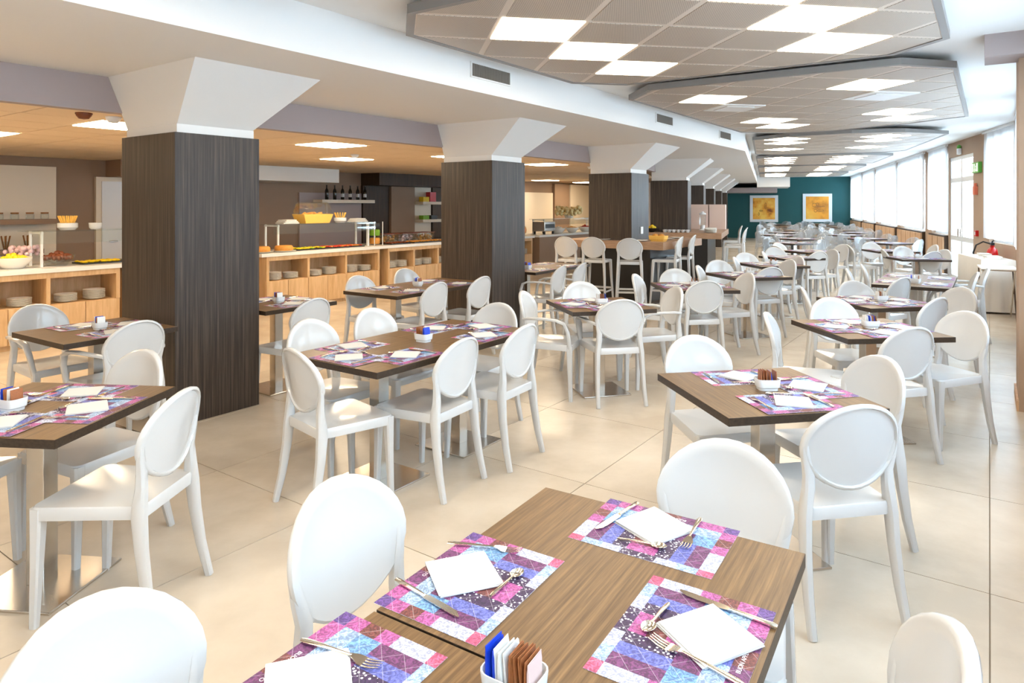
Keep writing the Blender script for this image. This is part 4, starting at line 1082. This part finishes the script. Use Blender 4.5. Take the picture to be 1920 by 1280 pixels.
tray(4.45, -4.25, 0.6, M_yellow, 'dark tray of yellow slices under the wine shelf guard', 3, M_greenf)
tray(5.15, -4.25, 0.8, M_redf, 'dark tray of red cold meats under the wine shelf guard', 4, M_gold)
tray(6.4, -4.2, 0.5, M_brownf, 'dark tray of chocolate pastries beside second column', 5)
tray(7.2, -4.2, 0.9, M_gold, 'dark tray of golden croissants beside second column', 6)
tray(8.6, -4.2, 1.2, M_gold, 'dark tray of rolls past the second column', 7)
def cake(d, n, label, mat=M_gold, r=0.14):
    p = W1(d, n); root = E_('cake', (p.x, p.y, ZW), 0, label, 'cake')
    O('cake_plate', MB().lathe([(0.1, 0), (r+0.04, 0.012), (r+0.05, 0.02), (r, 0.018), (0.001, 0.016)], 20).mesh('cake_plate', M_plate, 40), root)
    O('sponge', MB().lathe([(r*0.92, 0.017), (r, 0.03), (r*0.98, 0.075), (r*0.85, 0.095), (0.02, 0.10)], 20).mesh('sponge', mat, 50), root)
cake(3.55, -4.18, 'golden sponge cake on a plate at the counter corner under the wine shelf'); cake(3.93, -4.14, 'golden sponge cake on a plate beside the glass guard post')
def napkinbowl(d, n, label, mat, glass=False):
    p = W1(d, n); root = E_('serving_bowl', (p.x, p.y, ZW), 20, label, 'bowl'); rn = random.Random(int(d*100))
    O('bowl_shell', MB().lathe([(0.08, 0), (0.1, 0.01), (0.17, 0.09), (0.18, 0.13), (0.172, 0.13), (0.155, 0.085), (0.001, 0.02)], 20).mesh('bowl_shell', M_glass if glass else M_plate, 40), root)
    mb = MB()
    for _ in range(60):
        a, r = rn.random()*6.28, 0.14*rn.random()**.5; mb.ball((r*math.cos(a), r*math.sin(a), 0.10+0.07*(1-r/0.15)*rn.random()), 0.03, 6, 4)
    O('food', mb.mesh('food', mat, 60), root, kind='stuff')
    cl_ = MB(); cl_.add([(-.26, -.1, .003), (.22, -.16, .003), (.28, .12, .003), (-.2, .2, .003), (-.26, -.1, .0), (.22, -.16, .0), (.28, .12, .0), (-.2, .2, .0)], [(0, 1, 2, 3), (7, 6, 5, 4), (0, 4, 5, 1), (1, 5, 6, 2), (2, 6, 7, 3), (3, 7, 4, 0)])
    O('liner', cl_.mesh('liner', M_paper), root)
napkinbowl(0.40, -4.22, 'white bowl heaped with yellow cereal before the cream panel', M_yellow); napkinbowl(0.84, -4.22, 'clear bowl of dark red fruit before the cream panel', M_brownf, True)
p = W1(0.62, -4.64); fo = E_('flower_posy', (p.x, p.y, ZW), 0, 'posy of pink flowers behind the red fruit bowl', 'flowers')
mb = MB(); rn = random.Random(3)
for _ in range(40): mb.ball((rn.uniform(-.16, .16), rn.uniform(-.1, .1), 0.16+rn.uniform(-.03, .06)), 0.028, 6, 4)
O('blooms', mb.mesh('blooms', M_pinkf, 60), fo, kind='stuff'); O('pot', MB().lathe([(0.06, 0), (0.09, 0.13), (0.08, 0.13), (0.001, 0.1)], 14).mesh('pot', M_plate, 40), fo)
# lidded baskets on the glass shelf
def lidbasket(d, n, z, label):
    p = W1(d, n); root = E_('bread_basket', (p.x, p.y, z), H1, label, 'basket')
    O('basket_body', MB().hexa([(-.13, -.24, 0), (.13, -.24, 0), (.13, .24, 0), (-.13, .24, 0)], [(-.16, -.30, .15), (.16, -.30, .15), (.16, .30, .15), (-.16, .30, .15)]).mesh('basket_body', M_basket, None, 0.008), root)
    rs = []
    for y in (-0.29, -0.27, -0.15, 0, 0.15, 0.27, 0.29):
        s = 0.85 if abs(y) > 0.28 else 1.0
        rs.append([(0.155*s*math.cos(a), y, 0.15+0.20*s*math.sin(a)) for a in [math.pi*i/10 for i in range(11)]])
    O('roll_lid', MB().rings(rs).mesh('roll_lid', M_glass, 50), root)
    mb = MB(); rr = random.Random(9)
    for k in range(6): mb.tube([(rr.uniform(-.08, .08), -0.2+k*0.07, 0.13), (rr.uniform(-.08, .08), -0.14+k*0.07, 0.16)], (0.035, 0.03), 8)
    O('loaves', mb.mesh('loaves', M_gold, 60), root)
lidbasket(2.05, -4.35, 1.307, 'yellow wicker bread basket with clear roll lid on the guard before the door'); lidbasket(4.65, -4.35, 1.307, 'yellow wicker bread basket with clear roll lid under the wine shelf')
def cruet(d, n, z, label):
    p = W1(d, n); root = E_('cutlery_pot', (p.x, p.y, z), 0, label, 'pot')
    O('pot_body', MB().lathe([(0.08, 0), (0.11, 0.03), (0.11, 0.08), (0.1, 0.085), (0.001, 0.03)], 16).mesh('pot_body', M_ceram, 40), root)
    for k in range(14):
        a = k*0.45; O('stick', MB().tube([(0.05*math.cos(a), 0.05*math.sin(a), 0.04), (0.10*math.cos(a), 0.10*math.sin(a), 0.17)], (0.009, 0.004), 6).mesh('stick', M_basket, 50), root)
cruet(1.0, -4.35, 1.307, 'white pot of yellow packets on the guard before the cream panel'); cruet(5.25, -4.38, 1.307, 'white pot of yellow packets beside the lidded basket under wine shelf')
p = W1(1.30, -4.32); O('small_bowl', MB().lathe([(0.05, 0), (0.07, 0.02), (0.075, 0.08), (0.07, 0.08), (0.062, 0.02), (0.001, 0.01)], 16).mesh('small_bowl', M_ceram, 40), None, 'small white bowl beside the pot of yellow packets', 'bowl', loc=(p.x, p.y, 1.307))
for d, lb in ((4.15, 'folded white cloth on the guard, on the end-column side of the basket'), (5.62, 'folded white cloth on the guard beside the yellow packets')):
    p = W1(d, -4.35); mb = MB()
    for k in range(3): mb.box((0, 0, 0.012+0.022*k), (0.22-0.02*k, 0.30-0.03*k, 0.022), 0.1*k)
    O('folded_cloth', mb.mesh('folded_cloth', M_paper, None, 0.008), None, lb, 'cloth', loc=(p.x, p.y, 1.307), heading=H1)
# three-tier jar stand and glass domes
p = W1(5.98, -4.3); ts = E_('tier_stand', (p.x, p.y, ZW), H1, 'three-tier food stand with black lid and green jar beside the guard', 'food stand')
O('frame', MB().tube([(-.1, -.1, 0), (-.1, -.1, .42)], (.008, .008)).tube([(.1, -.1, 0), (.1, -.1, .42)], (.008, .008)).tube([(.1, .1, 0), (.1, .1, .42)], (.008, .008)).tube([(-.1, .1, 0), (-.1, .1, .42)], (.008, .008)).mesh('frame', M_alu, 50), ts)
for z, m_, nm in ((0.02, M_gold, 'lower_jar'), (0.17, M_greenf, 'middle_jar'), (0.30, M_black, 'upper_lid')):
    O(nm, MB().lathe([(0.085, z), (0.095, z+0.02), (0.095, z+0.09), (0.08, z+0.11)], 16).mesh(nm, m_, 40), ts)
for k, d in enumerate((6.5, 7.0, 7.5)):
    p = W1(d, -4.55); gb = E_('glass_bin', (p.x, p.y, ZW), H1, 'clear glass food bin with brown rim, %s from the tier stand' % ('first', 'second', 'third')[k], 'food bin')
    O('bin', bowl_mb(0.16, 0.21, 0.17).mesh('bin', M_glass, 40), gb)
    mb = MB(); rr = random.Random(k)
    for _ in range(40): mb.ball((rr.uniform(-.11, .11), rr.uniform(-.15, .15), 0.03+rr.random()*0.1), 0.028, 6, 4)
    O('cereal', mb.mesh('cereal', M_gold if k != 1 else M_pinkf, 60), gb, kind='stuff')
    O('rim', MB().box((0, 0, 0.174), (0.33, 0.43, 0.010)).mesh('rim', M_brownf), gb)
# far counter: melon, toaster, flowers
p = W1(10.35, -4.1); me_ = E_('melon_half', (p.x, p.y, ZW), 0, 'halved orange melon standing at the worktop end', 'melon')
O('rind', MB().ball((0, 0, 0.14), (0.15, 0.15, 0.14), 14, 8).mesh('rind', plain('melon_rind', srgb(226, 196, 140), 0.6), 60), me_)
O('flesh', MB().ball((0.02, -0.05, 0.14), (0.12, 0.115, 0.11), 14, 8).mesh('flesh', M_orange, 60), me_)
p = W1(11.6, -4.25); to = E_('toaster', (p.x, p.y, ZW), H1, 'black and steel conveyor toaster on the brown-fronted counter', 'toaster')
O('housing', MB().box((0, 0, 0.19), (0.36, 0.5, 0.24)).mesh('housing', M_steel, None, 0.01), to); O('mouth', MB().box((0.175, 0, 0.20), (0.02, 0.42, 0.10)).mesh('mouth', M_black), to)
for sx in (-1, 1):
    for sy in (-1, 1): O('foot', MB().box((sx*0.14, sy*0.2, 0.035), (0.04, 0.04, 0.07)).mesh('foot', M_black), to)
for k, (d, m_, lb) in enumerate(((12.2, M_plate, 'white serving bowl of cereal near the toaster'), (12.9, M_gold, 'serving bowl of golden rolls near the toaster'), (13.6, M_redf, 'serving bowl of red fruit on the brown-fronted counter'))): napkinbowl(d, -4.2, lb, m_)
p = W1(13.0, -4.35); fo = E_('flower_posy', (p.x, p.y, 1.256), 0, 'large cream flower arrangement on the guard by the toaster', 'flowers')
mb = MB(); rn = random.Random(5)
for _ in range(80): mb.ball((rn.uniform(-.34, .34), rn.uniform(-.2, .2), 0.16+rn.uniform(-.06, .14)), 0.05, 6, 4)
O('blooms', mb.mesh('blooms', plain('cream_petals', srgb(244, 226, 170), 0.7), 60), fo, kind='stuff'); O('pot', MB().lathe([(0.1, 0), (0.15, 0.12), (0.14, 0.12), (0.001, 0.1)], 14).mesh('pot', M_plate, 40), fo)

# ------------------------------------------------------------------ buffet wall fittings
def wbox(d0_, d1_, dep, z0, z1, name, mat, label, cat, group=None, n=BW, bev=0.003):
    o = W1(d0_, n); return O(name, MB().box((dep/2, (d1_-d0_)/2, (z1-z0)/2), (dep, d1_-d0_, z1-z0)).mesh(name, mat, None, bev), None, label, cat, group, loc=(o.x, o.y, z0), heading=H1)
wbox(-2.5, 1.82, 0.05, 0, 2.19, 'wall_panel', M_cream, 'large cream wall panel behind the fruit bowls', 'panel')
wbox(-2.0, 1.72, 0.30, 1.33, 1.40, 'wall_shelf', M_wallbuf, 'long brown shelf of small jars on the cream panel', 'shelf', n=BW+0.05)
wbox(-2.0, 1.55, 0.30, 0.90, 0.965, 'wall_shelf', M_wallbuf, 'lower brown shelf with straw glasses on the cream panel', 'shelf', n=BW+0.05)
for k in range(5):
    p = W1(0.95+0.19*k-0.1, BW+0.2); j = E_('jar', (p.x, p.y, 1.40), 0, 'small glass jar on the shelf of the cream panel', 'jar', 'jars on the cream panel shelf')
    O('jar_body', MB().lathe([(0.05, 0), (0.055, 0.01), (0.055, 0.07), (0.045, 0.08)], 12).mesh('jar_body', M_glass, 40), j); O('lid', MB().lathe([(0.05, 0.08), (0.05, 0.1)], 12).mesh('lid', M_straw, 40), j)
for k in range(2):
    p = W1(1.12+0.27*k, BW+0.2); j = E_('straw_glass', (p.x, p.y, 0.965), 0, 'glass of amber stirrers on the lower shelf, %s' % ('away from the door', 'nearer the door')[k], 'glass')
    O('tumbler', MB().lathe([(0.035, 0), (0.05, 0.12), (0.046, 0.12), (0.001, 0.01)], 12).mesh('tumbler', M_glass, 40), j)
    for q in range(6): a = q*1.05; O('stirrer', MB().tube([(0.02*math.cos(a), 0.02*math.sin(a), 0.01), (0.06*math.cos(a), 0.06*math.sin(a), 0.2)], (0.008, 0.005), 6).mesh('stirrer', M_straw, 40), j)
o = W1(2.40, BW); dd = struct('door_2', MB().prism([W1(2.38, BW), W1(3.5, BW), W1(3.5, BW+0.06), W1(2.38, BW+0.06)], 0, 2.06), M_cream)
O('door_leaf', MB().prism([W1(2.46, BW+0.06), W1(3.42, BW+0.06), W1(3.42, BW+0.08), W1(2.46, BW+0.08)], 0.01, 1.99).mesh('door_leaf', M_alu), dd)
O('door_handle', MB().tube([(*W1(2.55, BW+0.12), 1.02), (*W1(2.68, BW+0.12), 1.02)], (0.01, 0.01)).mesh('door_handle', M_steel, 40), dd)
# wine shelf
wbox(6.28, 7.97, 0.05, 0, 1.87, 'wall_panel', M_lav, 'pale grey wall panel behind the wine bottles', 'panel')
wbox(6.62, 8.10, 0.30, 1.65, 1.72, 'wall_shelf', M_cream, 'pale floating shelf carrying six wine bottles', 'shelf', n=BW+0.05)
BOT = MB().lathe([(0.035, 0), (0.038, 0.005), (0.038, 0.18), (0.03, 0.215), (0.014, 0.245), (0.013, 0.30), (0.016, 0.302), (0.016, 0.315), (0.012, 0.317)], 14).mesh('bottle_glass', M_bottle, 40)
BLB = MB().lathe([(0.0386, 0.06), (0.0388, 0.062), (0.0388, 0.13), (0.0386, 0.132)], 14).mesh('bottle_label', M_paper, 40)
for k in range(6):
    p = W1(6.86+0.215*k, BW+0.2); b_ = E_('wine_bottle', (p.x, p.y, 1.72), 0, 'dark wine bottle in the row on the floating shelf', 'bottle', 'wine bottles on the shelf')
    O('bottle_glass', BOT, b_)
    if k > 1: O('bottle_label', BLB, b_)
wbox(7.99, 8.80, 0.08, 0, 2.05, 'wall_panel', M_darkpan, 'dark brown wall panel beside the wine shelf', 'panel')
wbox(8.82, 9.62, 0.14, 0, 2.05, 'wall_panel', M_wallbuf, 'grey brown wall panel between dark panel and white niche', 'panel')
wbox(9.64, 10.32, 0.04, 0, 2.05, 'wall_panel', M_cream, 'white wall niche panel with two short shelves', 'panel')
wbox(10.34, 12.6, 0.08, 0, 2.05, 'wall_panel', M_darkpan, 'dark brown wall panel past the white niche', 'panel')
for z, lb in ((1.62, 'short white shelf with red box in the niche'), (1.18, 'short white shelf with green and black packs in the niche')): wbox(9.66, 10.5, 0.30, z, z+0.07, 'wall_shelf', M_cream, lb, 'shelf', n=BW+0.08)
for d, z, s, m_, lb in ((10.1, 1.69, 0.24, M_red, 'dark red box on the short white shelf'), (9.85, 1.69, 0.12, M_yellow, 'yellow pack beside the dark red box'), (9.85, 1.25, 0.10, M_greenf, 'green pack on the lower short shelf'), (10.15, 1.25, 0.10, M_black, 'black pack on the lower short shelf')):
    p = W1(d, BW+0.24); O('box', MB().box((0, 0, s/2), (0.14, 0.22, s)).mesh('box', m_, None, 0.004), None, lb, 'box', loc=(p.x, p.y, z), heading=H1)
wbox(13.2, 16.2, 0.06, 0, 2.0, 'wall_panel', M_cream, 'wide cream door panel behind the toaster', 'panel')
wbox(16.25, 17.2, 0.10, 0, 2.3, 'wall_panel', M_wallbuf, 'grey brown wall panel beside the cream door panel', 'panel')
wbox(17.25, 19.3, 0.12, 0, 2.3, 'wall_panel', M_cream, 'white wall panel behind the cream flowers', 'panel')
# ceiling detectors and grilles
for d, n, m_, lb in ((0.05, -1.05, M_alu, 'white smoke detector on the buffet ceiling'), (-0.2, -0.98, M_brownf, 'dark red alarm light on the buffet ceiling'), (4.0, -2.6, M_alu, 'white smoke detector on the buffet ceiling between two lights'), (8.6, -1.3, M_alu, 'white smoke detector on the buffet ceiling past second column')):
    p = W1(d, n); o = E_('detector', (p.x, p.y, ZB), 0, lb, 'detector'); O('dome', MB().lathe([(0.055, 0.0), (0.055, -0.02), (0.035, -0.045), (0.005, -0.05)], 16).mesh('dome', m_, 40), o)
    O('base', MB().lathe([(0.06, 0.004), (0.06, -0.012)], 16).mesh('base', m_, 40), o)
for d0_, d1_, lb in ((1.97, 2.56, 'slatted air grille in the bulkhead above the six-place table'), (5.93, 6.52, 'slatted air grille in the bulkhead, second from the end column'), (8.55, 9.14, 'slatted air grille in the bulkhead nearest the room bend')):
    o = W1(d0_, 1.15); root = E_('air_grille', (o.x, o.y, 2.715), H1, lb, 'air grille'); L = d1_-d0_
    fr = MB()
    for (y0, y1, z0, z1) in ((0, L, 0, 0.012), (0, L, 0.123, 0.135), (0, 0.012, 0.012, 0.123), (L-0.012, L, 0.012, 0.123)): fr.box((0.008, (y0+y1)/2, (z0+z1)/2), (0.016, y1-y0, z1-z0))
    O('frame', fr.mesh('frame', M_white), root); O('backing', MB().box((0.001, L/2, 0.067), (0.002, L-0.02, 0.115)).mesh('backing', M_black), root)
    sm = MB().box((0.008, 0, 0.067), (0.012, 0.010, 0.112), R(25)).mesh('slat', M_grille)
    for k in range(24): O('slat', sm, root, loc=(0, 0.022+k*(L-0.044)/23, 0))
# ------------------------------------------------------------------ teal wall pictures
def pic(px0, px1, py0, py1, label, mat, marks):
    # both hang on the teal wall
    q = []
    for px in (px0, px1):
        r = Vector(((px-CX)/F, 1)); s = (D9+B0.dot(d2))/r.dot(d2); q.append((r*s, s))
    s = (q[0][1]+q[1][1])/2; z1 = EYE-(py0-HY)*s/F; z0 = EYE-(py1-HY)*s/F
    w = (q[1][0]-q[0][0]).length; c = (q[0][0]+q[1][0])/2-d2*0.03
    root = E_('picture', (c.x, c.y, z0), H2, label, 'picture'); h = z1-z0
    O('frame', MB().box((0, 0, h/2), (w, 0.05, h)).mesh('frame', M_alu, None, 0.004), root)
    O('print', MB().box((0, -0.027, h/2), (w*0.78, 0.006, h*0.80)).mesh('print', mat), root)
    mk = MB()
    for (x, z, rx, rz) in marks: 
        n = 20; mk.tube([(x*w+rx*w*math.cos(2*math.pi*i/n), -0.032, h/2+z*h+rz*h*math.sin(2*math.pi*i/n)) for i in range(n+1)], (0.010, 0.002), 5, side=Vector((0, 0, 1)))
    O('drawing', mk.mesh('drawing', M_straw, 40), root)
pic(1406, 1459, 366, 416, 'white-framed square print, mottled yellow and brown, on teal wall', art_mat('print_mottled', 2.0, 2.6), [(0.06, 0.1, 0.03, 0.12), (-0.1, -0.08, 0.06, 0.02), (-0.18, -0.2, 0.02, 0.05)])
pic(1505, 1560, 363, 416, 'white-framed square yellow print with looping line drawing, on teal wall', art_mat('print_plain', 7.0, 0.9), [(-0.1, 0.1, 0.08, 0.06), (0.0, 0.12, 0.05, 0.05), (-0.06, -0.1, 0.05, 0.05), (0.12, 0.05, 0.14, 0.004), (0.1, -0.1, 0.12, 0.03)])
# ------------------------------------------------------------------ things along the window wall
p = W2(1.80, FW); ex = E_('exit_sign', (p.x-n2.x*0.03, p.y-n2.y*0.03, 2.21), H2, 'green emergency exit sign beside the glass door', 'sign')
O('box', MB().box((0, 0, 0.10), (0.06, 0.42, 0.20)).mesh('box', M_green, None, 0.004), ex)
pm = MB(); x = -0.032
pm.box((x, 0.13, 0.10), (0.004, 0.07, 0.15)); pm.box((x, -0.13, 0.10), (0.004, 0.06, 0.15))
pm.ball((x, 0.02, 0.155), (0.003, 0.016, 0.016), 8, 5); pm.tube([(x, 0.015, 0.14), (x, -0.005, 0.09), (x, 0.03, 0.06), (x, 0.015, 0.02)], (0.003, 0.012), 6); pm.tube([(x, 0.0, 0.09), (x, -0.035, 0.06), (x, -0.05, 0.03)], (0.003, 0.010), 6); pm.tube([(x, 0.02, 0.135), (x, -0.04, 0.115)], (0.003, 0.009), 6)
O('pictogram', pm.mesh('pictogram', M_signw, 40), ex)
p = W2(1.85, FW); al = E_('alarm_button', (p.x-n2.x*0.025, p.y-n2.y*0.025, 1.02), H2, 'red fire alarm call point on the wall by the glass door', 'alarm')
O('case', MB().box((0, 0, 0.055), (0.05, 0.11, 0.11)).mesh('case', M_red, None, 0.006), al); O('glass', MB().box((-0.026, 0, 0.055), (0.004, 0.06, 0.06)).mesh('glass', M_alu), al)
p = W2(1.9, FW); O('alarm_siren', MB().box((0, 0, 0.08), (0.06, 0.10, 0.16)).box((0, 0, 0.19), (0.04, 0.06, 0.06)).mesh('alarm_siren', plain('faded_red', srgb(222, 120, 92), 0.5), None, 0.006), None, 'faded red alarm siren under the green exit sign', 'siren', loc=(p.x-n2.x*0.03, p.y-n2.y*0.03, 1.80), heading=H2)
p = W2(3.0, FW-0.04); sp = E_('emergency_lamp', (p.x, p.y, 2.64), H2, 'small green and white emergency lamp above the glass door', 'lamp')
O('body', MB().box((0, 0, 0.06), (0.06, 0.12, 0.12)).mesh('body', M_alu, None, 0.005), sp); O('lens', MB().ball((0, 0, 0.15), (0.04, 0.05, 0.05), 10, 6).mesh('lens', M_green, 60), sp)
# cloth-covered side table with extinguisher and folding tray stand
p = W2(-0.65, 3.56)
ct = E_('side_table', (p.x, p.y, 0), H2, 'side table fully draped in white cloth under the curtain', 'table')
def cloth():
    pts = []; N = 64; hx, hy = 0.215, 0.64; cr = 0.03
    per = []
    for i in range(N):
        t = i/N*4; e = int(t); u = t-e
        per.append([(-hx+2*hx*u, -hy), (hx, -hy+2*hy*u), (hx-2*hx*u, hy), (-hx, hy-2*hy*u)][e])
    def ring(z, k, fl):
        out = []
        for i, (x, y) in enumerate(per):
            wv = fl*math.sin(i*0.9)+fl*0.5*math.sin(i*2.3); l = math.hypot(x/hx, y/hy)
            out.append((x*(1+k)+(x/hx)*wv*0.6, y*(1+k*hx/hy)+(y/hy)*wv*0.6, z))
        return out
    return MB().rings([ring(0.03, 0.08, 0.016), ring(0.25, 0.06, 0.013), ring(0.55, 0.03, 0.008), ring(0.79, 0.0, 0.001), ring(0.80, -0.02, 0)])
O('cloth', cloth().mesh('cloth', M_cloth, 50), ct)
O('leg_frame', MB().box((-0.15, -0.5, 0.39), (0.04, 0.04, 0.78)).box((0.15, -0.5, 0.39), (0.04, 0.04, 0.78)).box((-0.15, 0.5, 0.39), (0.04, 0.04, 0.78)).box((0.15, 0.5, 0.39), (0.04, 0.04, 0.78)).mesh('leg_frame', M_steel), ct)
for k, (x, y, s, lb) in enumerate(((0.05, 0.25, 0.16, 'folded beige cloth on the draped side table'), (0.0, -0.35, 0.2, 'folded white cloth at the near end of the draped side table'))):
    q = p+d2*y+n2*x; mb = MB()
    for z in range(2): mb.box((0, 0, 0.01+0.02*z), (s, s*1.6-0.02*z, 0.02), 0.15*z)
    O('folded_cloth', mb.mesh('folded_cloth', M_cloth, None, 0.006), None, lb, 'cloth', loc=(q.x, q.y, 0.80), heading=H2+12)
q = W2(0.28, 3.90); fx = E_('fire_extinguisher', (q.x, q.y, 0.0), 30, 'red fire extinguisher with black hose behind the draped table', 'extinguisher')
q2 = MB().lathe([(0.07, 0), (0.085, 0.02), (0.085, 0.78), (0.07, 0.86), (0.03, 0.90), (0.03, 0.94)], 18)
O('cylinder', q2.mesh('cylinder', M_red, 40), fx); O('valve', MB().box((0, 0, 0.96), (0.05, 0.16, 0.05)).tube([(0, 0.02, 0.99), (0, -0.14, 1.02)], (0.012, 0.008), 6).mesh('valve', M_black, 40), fx)
O('hose', MB().tube([(0, 0, 0.95), (-0.12, 0.05, 0.99), (-0.22, 0.05, 0.93), (-0.26, 0.03, 0.80), (-0.22, 0, 0.6), (-0.12, 0, 0.45)], (0.014, 0.014), 8, side=Vector((0, 1, 0))).mesh('hose', M_black, 60), fx)
q = W2(-1.75, 3.42); fs_ = E_('folding_stand', (q.x, q.y, 0), H2+10, 'folding tray stand with thin crossed legs beside the draped table', 'tray stand')
for sx in (-1, 1):
    O('leg', MB().tube([(sx*0.2, -0.24, 0), (sx*0.2, 0.22, 0.70)], (0.010, 0.010), 8).mesh('leg', M_darkpan, 40), fs_); O('leg', MB().tube([(sx*0.18, 0.24, 0), (sx*0.18, -0.22, 0.70)], (0.010, 0.010), 8).mesh('leg', M_steel, 40), fs_)
O('crossbar', MB().tube([(-0.2, 0.22, 0.70), (0.2, 0.22, 0.70)], (0.010, 0.010), 8, side=Vector((0, 0, 1))).tube([(-0.2, -0.22, 0.70), (0.2, -0.22, 0.70)], (0.010, 0.010), 8, side=Vector((0, 0, 1))).mesh('crossbar', M_steel, 40), fs_)
O('tray', MB().box((0, 0, 0.722), (0.44, 0.58, 0.025)).mesh('tray', M_cloth, None, 0.008), fs_)
